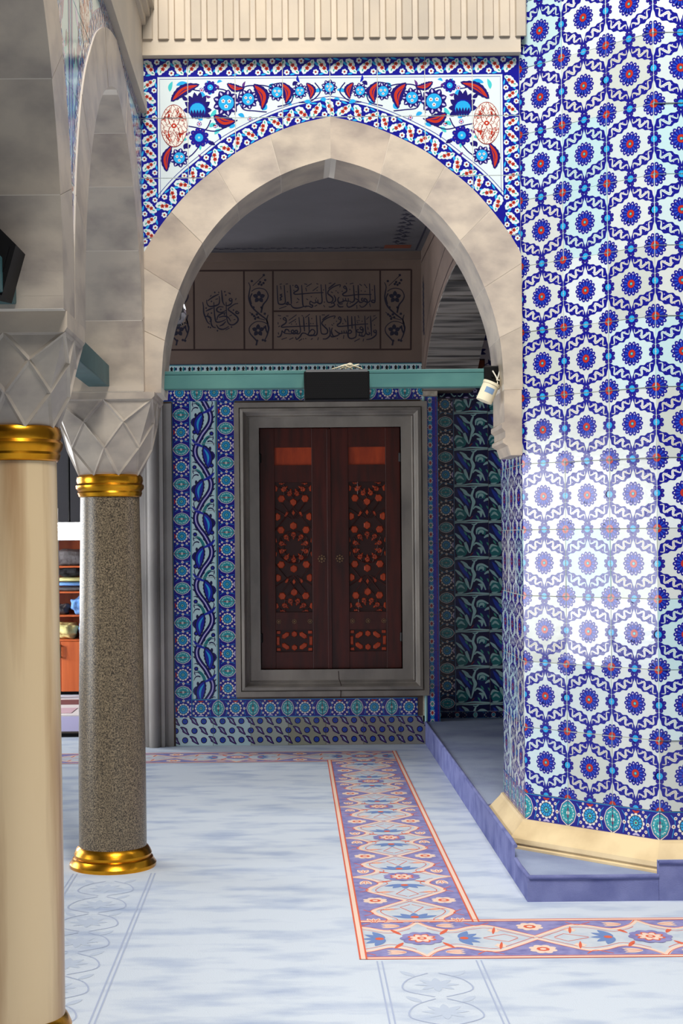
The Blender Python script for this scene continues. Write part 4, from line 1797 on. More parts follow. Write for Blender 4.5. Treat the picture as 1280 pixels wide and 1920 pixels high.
pit = 17.6 * KB
dd = dado_art(pit * 4, pit * 4, pit)
xd0, zd1 = wb(329, 1345)
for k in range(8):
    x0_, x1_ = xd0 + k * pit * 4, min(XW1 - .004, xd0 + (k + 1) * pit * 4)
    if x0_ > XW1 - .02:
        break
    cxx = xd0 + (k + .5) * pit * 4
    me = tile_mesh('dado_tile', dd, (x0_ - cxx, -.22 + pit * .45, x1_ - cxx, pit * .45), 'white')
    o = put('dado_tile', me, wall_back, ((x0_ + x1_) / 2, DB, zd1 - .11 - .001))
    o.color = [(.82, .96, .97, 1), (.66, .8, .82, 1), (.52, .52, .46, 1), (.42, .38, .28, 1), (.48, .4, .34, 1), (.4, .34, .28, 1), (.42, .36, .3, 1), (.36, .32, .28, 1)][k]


# crest frieze above the beam
def crest_art(w, h):
    a = Art()
    a.poly('navy', [(-w, h * .42), (w, h * .42), (w, h * .5), (-w, h * .5)], 1)
    a.poly('teal_glaze', [(-w, h * .34), (w, h * .34), (w, h * .41), (-w, h * .41)], 1)
    n = 10
    for k in range(-1, n + 1):
        x = (k - n / 2 + .5) * w / n
        if k % 2:
            a.poly('black_glaze', [(x - .034, -h * .5), (x - .024, -h * .3), (x - .006, -h * .12), (x - .012, h * .05), (x, h * .26), (x + .012, h * .05), (x + .006, -h * .12), (x + .024, -h * .3), (x + .034, -h * .5)], 1)
        else:
            a.lens(x - .012, h * .26, x - .012, -h * .28, .015, 'teal_glaze', 1)
            a.lens(x, h * .2, x, -h * .15, .014, 'navy', 2)
            a.poly('black_glaze', [(x - .009, -h * .5), (x, -h * .28), (x + .009, -h * .5)], 1)
    return a


cw, ch = 84 * KB, 19 * KB
ca = crest_art(cw, ch)
zc0 = wb(550, 700)[1]
clip_tiles('crest_tile', ca, wall_back, DB, XW0 + .1, XW1 - .004, zc0, zc0 + ch, cw, ch, 'white', tints=[(.72, .86, .88, 1)])

# calligraphy, painted on the plaster
cal = Art()


def wl(x, y):
    return wb(x, y)


def frame_line(x0, y0, x1, y1, w=3.2):
    cal.stroke([wl(x0, y0), wl(x1, y1)], w * KB, 'ink_brown', 1)


for (x0, y0, x1, y1) in ((285, 508, 771, 505.5), (285, 656, 770, 655), (771, 505, 770, 656), (363, 507, 364, 656), (457, 507, 458, 656), (511.5, 507, 511.5, 656), (712.5, 507, 713, 656), (512, 583.5, 712, 582)):
    frame_line(x0, y0, x1, y1)


def ink(pts, ox, oy, sc, w=12, col='ink', smo=True):
    P_ = sm(pts, 4) if smo and len(pts) > 2 else pts
    cal.stroke([wl(ox + p[0] / sc, oy + p[1] / sc) for p in P_], tuple(v / sc * KB for v in w) if isinstance(w, tuple) else w / sc * KB, col, 2)


line1 = [
    [(1174, 142), (1178, 230), (1180, 320), (1160, 332), (1140, 318), (1160, 305), (1178, 318)],
    [(1120, 125), (1124, 220), (1128, 305), (1105, 330), (1075, 322), (1058, 305), (1070, 290), (1090, 305), (1095, 338), (1062, 375), (1030, 382), (1012, 360)],
    [(1052, 285), (1035, 290), (1040, 315), (1060, 322)], [(1045, 330), (1015, 330), (995, 305)],
    [(996, 142), (999, 220), (1000, 300)], [(945, 142), (951, 230), (955, 305), (930, 330), (905, 318)],
    [(965, 290), (990, 300), (1000, 312), (960, 350), (915, 378), (885, 380), (874, 355), (884, 330)],
    [(1142, 245), (1000, 245), (870, 260), (832, 252), (832, 235), (868, 212), (868, 175), (850, 152), (838, 168), (862, 185)],
    [(905, 318), (880, 318), (850, 312), (815, 328), (790, 330), (772, 315)], [(890, 318), (888, 285)], [(862, 314), (858, 282)], [(835, 318), (830, 288)],
    [(790, 272), (775, 300), (790, 345), (830, 345)], [(770, 348), (790, 378), (830, 378)],
    [(732, 252), (750, 290), (742, 322), (700, 345)], [(720, 330), (740, 360), (700, 382), (675, 378)],
    [(640, 135), (645, 220), (652, 300), (672, 332), (712, 322), (720, 285), (690, 255), (665, 232), (680, 195), (740, 155), (800, 138), (795, 165)],
    [(672, 180), (710, 150), (748, 120)],
    [(590, 135), (598, 240), (602, 325), (575, 345), (545, 328), (520, 338), (495, 330)], [(560, 335), (556, 300)], [(535, 330), (530, 298)],
    [(495, 330), (475, 318), (470, 350), (500, 365), (488, 385), (455, 372), (415, 382)],
    [(618, 224), (480, 230), (330, 242), (298, 236), (300, 220), (338, 198), (342, 168), (322, 142), (308, 160), (335, 172)],
    [(380, 142), (386, 240), (392, 345), (405, 375), (440, 368)], [(405, 375), (350, 392), (290, 388), (258, 350)],
    [(255, 142), (262, 240), (268, 345)], [(268, 350), (245, 355), (232, 330), (218, 340), (230, 358), (200, 345)],
    [(190, 142), (196, 240), (202, 325), (185, 348), (150, 352), (124, 335), (116, 240), (112, 145)],
    [(168, 238), (145, 250), (165, 262), (145, 285), (160, 300), (138, 308)]]
for s_ in line1:
    ink(s_, 500, 510, 5.818, (10, 16, 10))
for (x, y) in ((295, 200), (285, 145), (225, 215), (548, 200), (620, 195), (755, 205), (822, 210), (905, 190), (975, 215), (1072, 210), (830, 378), (1030, 205), (868, 125), (485, 268), (540, 285), (628, 328), (910, 340), (1150, 195)):
    cal.disc(*wl(500 + x / 5.818, 510 + y / 5.818), 1.35 * KB, 'ink', 2, 4)
for (x, y, dx, dy) in ((140, 135, 24, -6), (205, 132, 26, -4), (410, 128, 30, 8), (540, 125, 22, 8), (675, 125, 30, -6), (430, 160, 60, -35), (500, 205, 60, -45), (905, 130, 40, -10), (1010, 130, 26, 18), (1060, 130, 20, 22), (1080, 155, 14, 20), (135, 400, 80, -28), (330, 285, 24, 20), (320, 335, 24, -10), (430, 290, 20, 14),
                          (520, 375, 30, -16), (620, 360, 12, 24), (705, 378, 30, -14), (980, 360, 4, 40), (1120, 340, 10, 40), (770, 215, 12, 18), (700, 215, 20, 12), (150, 150, 6, 40), (425, 170, 8, 40)):
    ink([(x, y), (x + dx, y + dy)], 500, 510, 5.818, 9)
line2 = [
    [(1175, 225), (1165, 240), (1185, 255), (1195, 235), (1180, 222)], [(1195, 240), (1190, 280), (1140, 318), (1085, 330)],
    [(1130, 68), (1136, 160), (1142, 290)], [(1068, 70), (1074, 170), (1080, 250), (1105, 275), (1125, 262), (1110, 250)], [(1080, 255), (1060, 290), (1030, 290), (1000, 280)],
    [(1040, 290), (1035, 262)], [(1015, 285), (1010, 258)],
    [(1050, 205), (1030, 190), (1015, 205), (1035, 225), (1050, 210), (1045, 250), (1010, 250), (985, 245), (985, 222), (1005, 222)],
    [(960, 75), (966, 180), (975, 285), (950, 312), (915, 318), (890, 300), (886, 250), (905, 225), (925, 245), (905, 262), (870, 258), (830, 258)],
    [(880, 70), (884, 160), (888, 235)], [(925, 75), (928, 150), (930, 210)],
    [(1105, 158), (990, 165), (870, 180), (785, 185), (770, 168), (800, 145), (810, 105), (795, 82), (780, 98), (806, 115)],
    [(870, 258), (866, 230)], [(845, 258), (841, 230)], [(820, 260), (816, 232)], [(830, 258), (790, 262), (740, 225)], [(800, 262), (770, 285), (710, 300), (700, 285)], [(715, 200), (705, 240), (725, 290), (765, 290)],
    [(680, 195), (690, 240), (688, 285), (650, 320), (610, 322)],
    [(580, 68), (585, 160), (592, 250), (615, 270), (655, 262), (662, 225), (630, 190), (600, 155), (620, 120), (680, 85), (745, 72), (730, 100)], [(605, 115), (640, 85), (680, 58)],
    [(540, 65), (545, 160), (550, 255), (530, 285), (490, 280), (455, 285)], [(520, 230), (490, 220), (450, 275), (500, 285), (525, 250), (515, 228)], [(455, 80), (460, 160), (462, 245)], [(400, 80), (405, 160), (412, 240)],
    [(455, 285), (420, 262), (385, 262), (360, 300), (325, 328), (315, 300)],
    [(350, 85), (358, 160), (368, 235), (350, 265), (320, 262), (305, 240), (325, 228), (335, 250), (305, 265), (280, 262), (265, 240), (285, 225), (295, 245), (270, 265), (235, 265), (190, 262)],
    [(245, 250), (235, 225), (205, 220), (190, 255), (165, 230)], [(165, 230), (160, 270), (140, 298), (112, 298)],
    [(560, 180), (420, 182), (230, 190), (170, 195), (162, 180), (205, 150), (212, 115), (195, 88), (178, 105), (205, 122)]]
for s_ in line2:
    ink(s_, 500, 580, 5.818, (10, 16, 10))
for (x, y) in ((150, 100), (270, 160), (312, 135), (322, 160), (490, 100), (480, 155), (505, 155), (400, 322), (425, 318), (770, 320), (760, 130), (830, 155), (985, 125), (1005, 120), (990, 145), (1040, 130), (1175, 172), (1105, 215), (730, 155), (640, 170), (432, 155)):
    cal.disc(*wl(500 + x / 5.818, 580 + y / 5.818), 1.35 * KB, 'ink', 2, 4)
for (x, y, dx, dy) in ((120, 65, 34, 6), (210, 72, 26, 0), (240, 120, 85, -62), (240, 155, 80, -50), (420, 90, 50, -40), (600, 60, 34, 0), (845, 100, 20, 40), (995, 65, 10, 30), (1085, 110, 30, -30), (1145, 130, 55, -45), (1160, 75, 26, -8), (160, 328, 60, -20), (245, 330, 45, -22), (350, 345, 35, -24), (480, 330, 20, -14), (555, 335, 8, -30), (955, 350, 60, -30), (835, 320, 6, -40), (1050, 350, 6, -30), (122, 140, 2, 24), (125, 190, 20, -10), (125, 250, 4, 24), (380, 65, 14, 10), (705, 165, 16, 12), (1100, 190, 6, 26)):
    ink([(x, y), (x + dx, y + dy)], 500, 580, 5.818, 9)
med = [
    [(158, 530), (170, 600), (175, 690), (200, 760), (230, 830), (268, 862)], [(245, 695), (230, 740), (262, 760), (280, 800), (262, 830)], [(200, 745), (250, 745), (290, 770)],
    [(440, 352), (448, 430), (460, 530), (490, 580)], [(235, 512), (310, 455), (400, 412)], [(220, 495), (222, 550), (260, 595), (340, 588), (400, 560), (412, 500), (405, 440)],
    [(575, 470), (555, 490), (575, 515), (600, 495), (580, 470)], [(600, 500), (590, 550), (540, 582), (500, 580)], [(690, 550), (640, 560), (580, 600), (540, 640), (600, 690), (680, 760), (682, 820), (620, 870), (560, 862), (525, 800), (515, 690), (510, 530)],
    [(700, 690), (670, 665), (655, 690), (690, 705), (705, 680)], [(470, 605), (410, 600), (370, 630), (380, 670), (440, 685), (520, 650)], [(325, 530), (330, 640), (345, 780), (370, 830), (440, 822), (505, 790)],
    [(370, 800), (390, 740), (450, 700), (520, 690)], [(400, 760), (480, 742), (540, 760), (580, 820)], [(290, 780), (285, 850), (310, 900), (355, 915)], [(365, 870), (400, 925), (470, 938), (550, 895)], [(410, 890), (460, 868), (505, 820)], [(205, 668), (260, 640), (315, 618)]]
for s_ in med:
    ink(s_, 360, 500, 8.0, (12, 24, 12))
for (x, y) in ((340, 385), (505, 425), (490, 375), (210, 620), (290, 520), (430, 640), (485, 715), (245, 905), (275, 912), (590, 905), (380, 960), (290, 695), (620, 650), (565, 400)):
    cal.disc(*wl(360 + x / 8, 500 + y / 8), 1.9 * KB, 'ink', 2, 4)
for (x, y, dx, dy) in ((270, 450, 20, -25), (395, 375, 8, 24), (540, 390, 36, 22), (650, 500, 12, -30), (350, 490, 40, -10), (560, 740, 36, -18), (620, 800, 30, -12), (500, 950, 60, -30)):
    ink([(x, y), (x + dx, y + dy)], 360, 500, 8.0, 12)


def scroll(ox):
    def K_(pts, w=10):
        ink([(p[0], p[1]) for p in pts], ox, 500, 8.0, w)
    K_([(910, 285), (980, 220), (1060, 145), (1085, 120)], 10)
    K_([(845, 235), (870, 300), (858, 380), (850, 470), (880, 570), (930, 640), (1020, 720), (1110, 790), (1140, 860)], (10, 26, 16))
    K_([(890, 370), (950, 332), (1020, 322), (1100, 350), (1140, 430), (1120, 500), (1060, 580), (1035, 690)], (12, 14, 26))
    K_([(900, 400), (870, 470), (890, 560)], 18)
    K_([(1140, 720), (1120, 790), (1135, 870), (1148, 930), (1120, 1040), (1080, 1110)], (12, 28, 12))
    K_([(1130, 860), (1050, 825), (960, 825), (890, 870), (855, 930), (870, 1000), (930, 1070), (970, 1120), (960, 1180)], (12, 14, 26))
    K_([(1100, 880), (1110, 950), (1135, 1000)], 22)
    K_([(860, 680), (910, 720), (960, 760), (1090, 800)], 10)
    for (cx, cy) in ((1002, 455), (990, 955)):
        for k in range(5):
            t = PI / 2 + 2 * PI * k / 5
            p0 = wl(ox + (cx + 14 * math.cos(t)) / 8, 500 + (cy - 14 * math.sin(t)) / 8)
            p1 = wl(ox + (cx + 95 * math.cos(t)) / 8, 500 + (cy - 95 * math.sin(t)) / 8)
            cal.lens(*p0, *p1, 62 / 8 * KB, 'ink', 2)
    for (x, y) in ((1075, 125), (1020, 230), (1040, 270), (1070, 245), (1000, 260), (895, 215), (1095, 200), (970, 715), (990, 760), (945, 780), (930, 740), (900, 715), (1090, 705), (975, 1110), (1060, 1100), (1095, 1110), (920, 610), (1040, 610), (1085, 910)):
        p = wl(ox + x / 8, 500 + y / 8)
        cal.disc(*p, 2.6 * KB, 'ink', 2, 5)


scroll(360)
scroll(360 + 255)
scroll(360 - 150)
flat_art('painted_inscription', cal, wall_back, (0, DB + .0038, 0))

# ceiling paintwork along the wall and the side
ca2 = Art()


def vine_row(a, p0, p1, wid, col, L=1, step=.11):
    d = math.hypot(p1[0] - p0[0], p1[1] - p0[1])
    ux, uy = (p1[0] - p0[0]) / d, (p1[1] - p0[1]) / d
    nx, ny = -uy, ux
    n = int(d / step)
    pts = []
    for k in range(n * 4 + 1):
        s = k / (n * 4) * d
        o_ = math.sin(k / 4 * PI) * wid * .25
        pts.append((p0[0] + ux * s + nx * o_, p0[1] + uy * s + ny * o_))
    a.stroke(pts, wid * .07, col, L)
    for k in range(n * 3):
        s = (k + .3) * step / 3
        sg = 1 if k % 2 else -1
        bx, by = p0[0] + ux * s, p0[1] + uy * s
        for q in (-.5, .1, .6):
            an = math.atan2(uy, ux) + sg * (1.0 + q)
            a.lens(bx, by, bx + math.cos(an) * wid * .48, by + math.sin(an) * wid * .48, wid * .17, col, L, n=5)


vine_row(ca2, (-2, -11.22), (.93, -11.22), .09, 'ink', 1, .13)
vine_row(ca2, (.82, -11.1), (.82, -7.6), .13, 'ink', 1, .2)
ca2.poly('rust', [(.72, -11.25), (.92, -11.25), (.92, -11.12), (.72, -11.12)], 2)
ca2.poly('rust', [(-.22, -9.2), (-.06, -9.2), (-.06, -9.0), (-.22, -9.0)], 1)
ca2.stroke([(-2, -11.33), (.97, -11.33), (.97, -7.6)], .018, 'ink', 1)
co = flat_art('ceiling_paintwork', ca2, ceiling, (0, 0, 0), 0, flat=True)
co.rotation_euler = (PI, 0, 0)
co.location = (0, 0, CEIL_Z - .0005)
# cornice between wall and ceiling
m = MB()
m.box(XW0, XW1, DB - .03, DB + .02, CEIL_Z - .06, CEIL_Z)
m.obj('cornice', 'plaster', wall_back)

# moulded marble jamb at the left end of the back wall
jm = MB()
jx0, jx1 = wb(262, 1100)[0], xc1 - bw_ / 2 - .004
w = jx1 - jx0
prof = [(jx0 - .05, .3), (jx0 - .05, -.02), (jx0 + w * .18, -.03), (jx0 + w * .2, -.05)]
for k in range(9):
    t = PI * k / 8
    prof.append((jx0 + w * .42 - math.cos(t) * w * .16, -.05 - math.sin(t) * .035))
prof += [(jx0 + w * .62, -.04), (jx0 + w * .64, -.055), (jx0 + w * .74, -.055), (jx0 + w * .76, -.02), (jx1, -.02), (jx1, .3)]
jm.prism([(p[0], DB + p[1]) for p in prof], 0, 2.62, 'z')
jamb = struct(jm.obj('trim_2', 'grey_stone', auto=40))

# ------------------------------------------------------------------ right recess
DR = 11.62
KR = DR / F
wall_recess = struct(empty('wall_recess'))
m = MB()
m.box(1.0, 4.4, DR + .004, DR + .2, 0, CEIL_Z)
m.obj('masonry', 'white_plaster', wall_recess)


def wr(x, y):
    p = PX(x, y, DR)
    return p.x, p.z


def strip_art(w, per):
    a = Art()
    a.poly('sky', [(w * .46, -1), (w * .5, -1), (w * .5, 1), (w * .46, 1)], 1)
    a.poly('purple', [(w * .30, -1), (w * .42, -1), (w * .42, 1), (w * .30, 1)], 1)
    for k in range(-2, 4):
        y = k * per
        x = -w * .1
        for q in range(8):
            t = 2 * PI * q / 8
            a.disc(x + math.cos(t) * per * .2, y + math.sin(t) * per * .26, per * .085, 'cream_glaze', 2, 6)
        a.lens(x, y - per * .2, x, y + per * .2, per * .22, 'red' if k % 2 else 'green', 3)
        for q in range(4):
            t = PI / 2 * q + PI / 4
            a.lens(x, y + per * .5, x + math.cos(t) * per * .34, y + per * .5 + math.sin(t) * per * .34, per * .17, 'sky', 2)
        a.disc(x, y + per * .5, per * .12, 'sky', 3, 8)
        for sx in (-1, 1):
            a.disc(w * .36, y + per * .25 * sx, per * .05, 'navy', 2, 5)
    return a


sx0, sx1 = 1.03, 1.03 + 24 * KR
per = 16.4 * KR
stp = strip_art(sx1 - sx0, per)
z0r, z1r = PH, wr(860, 748)[1]
clip_tiles('strip_tile', stp, wall_recess, DB - .01, sx0, sx1, z0r, z1r, sx1 - sx0, per * 4, 'royal', jit=.6)
m = MB()   # rounded edge and body of the strip
m.box(1.0, sx1, DB + .0, DR + .05, PH, 2.9)
m.obj('pilaster', 'grout', wall_recess)
m = MB()
m.lathe([(.012, PH), (.012, z1r)], 1.023, DB - .006, 14)
m.obj('edge_bead', 'pale', wall_recess)
# rosette border
rb0 = wr(820, 1000)[0]
rb1 = rb0 + 32 * KR
clip_tiles('border_tile', turned(border_art(68 * KR, 32 * KR)), wall_recess, DR, rb0, rb1, z0r + .05, z1r, rb1 - rb0, 66 * KR, 'navy', pz=wr(835, 923)[1])


# large leaf tiles
def leaf_art():
    a = Art()
    q = 64 * KR / 530.0
    def T(p):
        return ((p[0] - 760) * q, (557 - p[1]) * q)
    def ST(pts, w, col='pale', L=3):
        a.stroke([T(p) for p in sm(pts, 5)], tuple(v * q for v in w) if isinstance(w, tuple) else w * q, col, L)
    a.lens(*T((520, 300)), *T((735, 640)), 210 * q, 'midnight', 1, bend=-10 * q, n=12)
    a.lens(*T((850, 440)), *T((1010, 780)), 170 * q, 'midnight', 1, bend=20 * q, n=12)
    a.lens(*T((540, 330)), *T((720, 600)), 60 * q, 'blue', 2, n=8)
    a.lens(*T((760, 790)), *T((1000, 720)), 120 * q, 'midnight', 1, n=10)
    a.disc(*T((600, 730)), 90 * q, 'teal_glaze', 1, 14)
    a.disc(*T((910, 440)), 70 * q, 'teal_glaze', 1, 14)
    ST([(585, 318), (640, 355), (690, 410), (765, 445)], (10, 62, 14))
    ST([(500, 452), (560, 505), (640, 590)], (12, 46, 8))
    ST([(655, 590), (680, 660), (722, 760)], (40, 50, 8))
    ST([(800, 330), (765, 440), (795, 530), (770, 620), (732, 760)], (24, 56, 10))
    ST([(835, 470), (845, 395), (920, 375), (1010, 420)], (12, 40, 20))
    ST([(860, 470), (890, 425), (935, 430), (930, 470)], (16, 46, 10))
    ST([(950, 525), (1010, 490), (1080, 525)], (16, 44, 8))
    ST([(785, 645), (830, 605), (920, 660), (970, 770)], (12, 36, 18))
    ST([(850, 680), (905, 700), (905, 770)], (12, 52, 10))
    ST([(505, 705), (545, 640), (625, 660)], (14, 40, 10))
    ST([(535, 745), (585, 705), (645, 750)], (10, 44, 8))
    ST([(530, 810), (580, 815), (625, 800)], (10, 28, 8))
    ST([(1025, 760), (1050, 660), (1130, 630)], (14, 36, 14))
    ST([(495, 838), (640, 830), (780, 815), (1025, 832)], (26, 18, 30))
    ST([(490, 290), (560, 282), (700, 290), (860, 285), (1030, 275)], (30, 14, 24))
    ST([(760, 312), (810, 318), (860, 280)], (8, 22, 10))
    ST([(735, 800), (760, 770), (785, 750)], (6, 12, 4), 'brick', 3)
    for (x, y) in ((560, 560), (700, 480), (880, 560), (990, 590), (830, 740), (640, 420)):
        a.lens(*T((x, y)), *T((x + 50, y + 70)), 26 * q, 'green', 2)
    return a


lw, lh = 64 * KR, 68.2 * KR
clip_tiles('leaf_tile', leaf_art(), wall_recess, DR, rb1, rb1 + lw * 5, z0r + .05, z1r, lw, lh, 'navy', pz=wr(870, 1183)[1])
clip_tiles('border_tile', border_art(68 * KR, .05), wall_recess, DR, rb0, rb1 + lw * 5, z0r - .005, z0r + .05, 68 * KR, .055, 'navy')


def palm_art(w, h):
    a = Art()
    for k in range(-2, 3):
        x = k * w / 2
        for s in (-1, 1):
            a.stroke(sm([(x, h * .42), (x + s * w * .13, h * .2), (x + s * w * .17, -h * .1), (x + s * w * .09, -h * .34), (x + s * w * .03, -h * .3)], 4), w * .032, 'pale', 2)
        blossom(a, x, 0, h * .14, 2, 5, 'lilac', 'navy')
        a.lens(x + w * .25, -h * .2, x + w * .25, h * .3, w * .07, 'purple', 2)
        a.lens(x + w * .18, -h * .42, x + w * .32, -h * .42, h * .1, 'lilac', 2)
    return a


pw_, ph_ = 68 * KR, 30 * KR
clip_tiles('frieze_tile', palm_art(pw_, ph_), wall_recess, DR - .01, 1.02, rb1 + lw * 5, z1r, z1r + ph_, pw_, ph_, 'navy')

# painted vine on the white lunette
lu = Art()
vine_row(lu, wr(887, 690), wr(915, 560), .16, 'ink_blue', 1, .17)
vine_row(lu, wr(905, 686), wr(990, 676), .10, 'ink_blue', 1, .12)
p0, p1 = wr(872, 691), wr(908, 674)
lu.poly('rust', [(p0[0], p0[1]), (p1[0], p0[1]), (p1[0], p1[1]), (p0[0], p1[1])], 2)
lu.stroke([(p0[0], p0[1]), (p0[0], p1[1]), (p1[0], p1[1]), (p1[0], p0[1]), (p0[0], p0[1])], .012, 'ink_brown', 3)
lu.stroke([((p0[0] + p1[0]) / 2, p0[1]), ((p0[0] + p1[0]) / 2, p1[1])], .012, 'ink_brown', 3)
flat_art('painted_vine', lu, wall_recess, (0, DR + .0038, 0))

# side wall above the recess, carried on an arch
wall_side = struct(empty('wall_side'))
sc_ = sm([(11.30, 2.70), (11.08, 2.84), (10.7, 3.01), (10.16, 3.14), (9.5, 3.22), (8.9, 3.24), (8.3, 3.20), (7.9, 3.12)], 6)
m = MB()
for k in range(len(sc_) - 1):
    (d0, z0), (d1, z1) = sc_[k], sc_[k + 1]
    m.prism([(d0, z0 + .002), (d1, z1 + .002), (d1, CEIL_Z), (d0, CEIL_Z)], 1.012, 1.40, 'x')
m.prism([(DR, 2.70), (11.30, 2.70), (11.30, CEIL_Z), (DR, CEIL_Z)], 1.012, 1.40, 'x')
m.obj('masonry', 'plaster', wall_side)
seglen = [0]
for k in range(1, len(sc_)):
    seglen.append(seglen[-1] + math.hypot(sc_[k][0] - sc_[k - 1][0], sc_[k][1] - sc_[k - 1][1]))


def soffit_pt(s):
    for k in range(1, len(sc_)):
        if s <= seglen[k] or k == len(sc_) - 1:
            t = (s - seglen[k - 1]) / (seglen[k] - seglen[k - 1])
            return lerp(sc_[k - 1][0], sc_[k][0], t), lerp(sc_[k - 1][1], sc_[k][1], t)


nblk = 9
rs = random.Random(2)
for b in range(nblk):
    s0, s1 = seglen[-1] * b / nblk + .012, seglen[-1] * (b + 1) / nblk - .012
    m = MB()
    for k in range(4):
        a0, a1 = soffit_pt(lerp(s0, s1, k / 4)), soffit_pt(lerp(s0, s1, (k + 1) / 4))
        m.prism([(a0[0], a0[1] + .004), (a1[0], a1[1] + .004), (a1[0], a1[1] - .012), (a0[0], a0[1] - .012)], 1.013, 1.40, 'x')
    m.obj('soffit_block', 'soffit_stone', wall_side)
sa = Art()    # painted lines, drawn on the face towards the nave: x = depth
for off, w_ in ((.05, .012), (.24, .008)):
    pts = [(-p[0], p[1] + off) for p in sc_ if p[1] + off < CEIL_Z - .05]
    sa.stroke(pts, w_, 'ink_brown', 1)
sa.stroke([(-11.36, 2.75), (-11.36, CEIL_Z - .09), (-8, CEIL_Z - .09)], .012, 'ink_brown', 1)
vine_row(sa, (-11.2, 3.1), (-11.2, 3.55), .16, 'ink', 1, .1)
flat_art('painted_lines', sa, wall_side, (1.0115, 0, 0), R(-90))

# ------------------------------------------------------------------ carpet borders woven into the floor
def carpet_unit(W_, per):
    """runs along +y from 0 to per, centred on x = 0"""
    a = Art()
    hw = W_ / 2
    e = .030
    a.poly('c_field', [(-hw, 0), (hw, 0), (hw, per), (-hw, per)], 1)
    for s in (-1, 1):
        c = [(-hw + e, 0), (-.135 * W_ / .515 - .02, .05 * per), (-.105, .14 * per), (-.15, .23 * per), (-.165, .31 * per), (-.10, .40 * per), (-.015, .5 * per)]
        half = sm(c, 5)
        full = half + [(p[0], per - p[1]) for p in half[::-1][1:]]
        full = [(s * p[0], p[1]) for p in full]
        for k in range(len(full) - 1):
            a.poly('c_lilac', [full[k], full[k + 1], (s * (-hw + e), full[k + 1][1]), (s * (-hw + e), full[k][1])], 2)
        a.stroke(full, .022, 'c_cream', 3)
        a.stroke([(p[0] - s * .013, p[1]) for p in full], .004, 'c_red', 4)
        inner = [(p[0] + s * .03, p[1]) for p in full[4:-4]]
        a.stroke(inner, .004, 'c_red', 3)
        # outer border
        a.poly('c_cream', [(s * hw, 0), (s * (hw - e), 0), (s * (hw - e), per), (s * hw, per)], 5)
        for o_ in (.003, e - .003):
            a.poly('c_red', [(s * (hw - o_ + .0035), 0), (s * (hw - o_ - .0035), 0), (s * (hw - o_ - .0035), per), (s * (hw - o_ + .0035), per)], 6)
        # tulips, rosette and tendrils in the lilac field
        for (yy, dr) in ((.12 * per, 1), (.88 * per, -1)):
            x = -s * (hw - .085)
            for q in (-.7, 0, .7):
                a.lens(x + q * .006, yy - .035 * dr, x + q * .036, yy + .042 * dr, .026, 'c_cream', 4)
                a.stroke([(x + q * .006, yy - .03 * dr), (x + q * .03, yy + .03 * dr)], .003, 'c_red', 5)
        x = -s * (hw - .11)
        a.lobed(x, .5 * per, .056, 8, .2, 'c_cream', 4)
        a.disc(x, .5 * per, .026, 'c_red', 5, 8)
        a.disc(x, .5 * per, .013, 'c_cream', 6, 6)
        for yy in (.27 * per, .73 * per):
            pts = sm([(-s * (hw - .05), yy - .05), (-s * (hw - .09), yy - .01), (-s * (hw - .05), yy + .05)], 4)
            a.stroke(pts, .006, 'c_red', 4)
    for s in (-1, 1):
        for y in (0,):
            for dr in (-1, 1):
                # lotus
                yy = y + dr * .185 * per
                if s > 0:
                    for q in (-2, -1, 0, 1, 2):
                        an = PI / 2 * dr + q * .62
                        a.lens(0, yy - dr * .02, math.cos(an) * (.10 if q else .075), yy + math.sin(an) * .07, .036, 'c_blue', 3 + abs(q))
                    a.disc(0, yy, .018, 'c_red', 6, 8)
                a.lens(s * .05, y + dr * .085 * per, s * .13, y + dr * .13 * per, .02, 'c_red', 3)
                x = s * .1
                yy = y + dr * .33 * per
                a.lobed(x, yy, .026, 6, .3, 'c_cream', 3)
                a.lens(x - .05, yy - .01, x + .05, yy + .01, .012, 'c_red', 4)
                a.stroke([(s * .004, y + dr * .27 * per), (s * .05, y + dr * .37 * per), (s * .004, y + dr * .42 * per)], .005, 'c_red', 3)
            if s > 0:
                a.lobed(0, y, .088, 10, .12, 'c_lilac', 9)
                a.lobed(0, y, .06, 8, .3, 'c_red', 10)
                a.lobed(0, y, .05, 8, .35, 'c_cream', 11)
                a.disc(0, y, .02, 'c_red', 12, 8)
                a.disc(0, y, .01, 'c_cream', 13, 6)
    return a


CW = .52
PER = .905
cu = carpet_unit(CW, PER)
LAYC = 1


def carpet_run(n, start, horizontal, y_or_x, cw_scale, y0, y1):
    a = Art()
    for k in range(n):
        if horizontal:
            a.put(cu, start + k * PER, y_or_x, -PI / 2, cw_scale, sy=1.0)
        else:
            a.put(cu, y_or_x, start + k * PER, 0, cw_scale, sy=1.0)
    return a


def unit_h(x, y, sc):
    b = Art()
    for (l, col, pts) in cu.it:
        b.it.append((l, col, [(x + p[1], y + p[0] * sc) for p in pts]))
    return b


XS = .505   # centre of the long strip
long_ = Art()
for k in range(6):
    long_.put(cu, XS, 6.07 - .0 + k * PER)
flat_art('carpet_border', long_, floor, (0, 0, .0006), rect=(0, 6.15, 2, 10.62), flat=True)
fr = Art()
for k in range(5):
    fr.put(unit_h(XS + (k) * PER, (5.62 + 6.19) / 2, .57 / CW))
fr.put(unit_h(XS - PER, (5.62 + 6.19) / 2, .57 / CW))
hw = .57 / 2
fr.poly('c_cream', [(.245, 5.62), (.275, 5.62), (.275, 6.19), (.245, 6.19)], 10)
for x in (.248, .272):
    fr.poly('c_red', [(x - .0035, 5.62), (x + .0035, 5.62), (x + .0035, 6.19), (x - .0035, 6.19)], 11)
flat_art('carpet_border', fr, floor, (0, 0, .0004), rect=(.245, 5.6, 4.4, 6.2), flat=True)
bk = Art()
for k in range(6):
    bk.put(unit_h(XS - (k + 1) * PER, 10.80, .5 / CW))
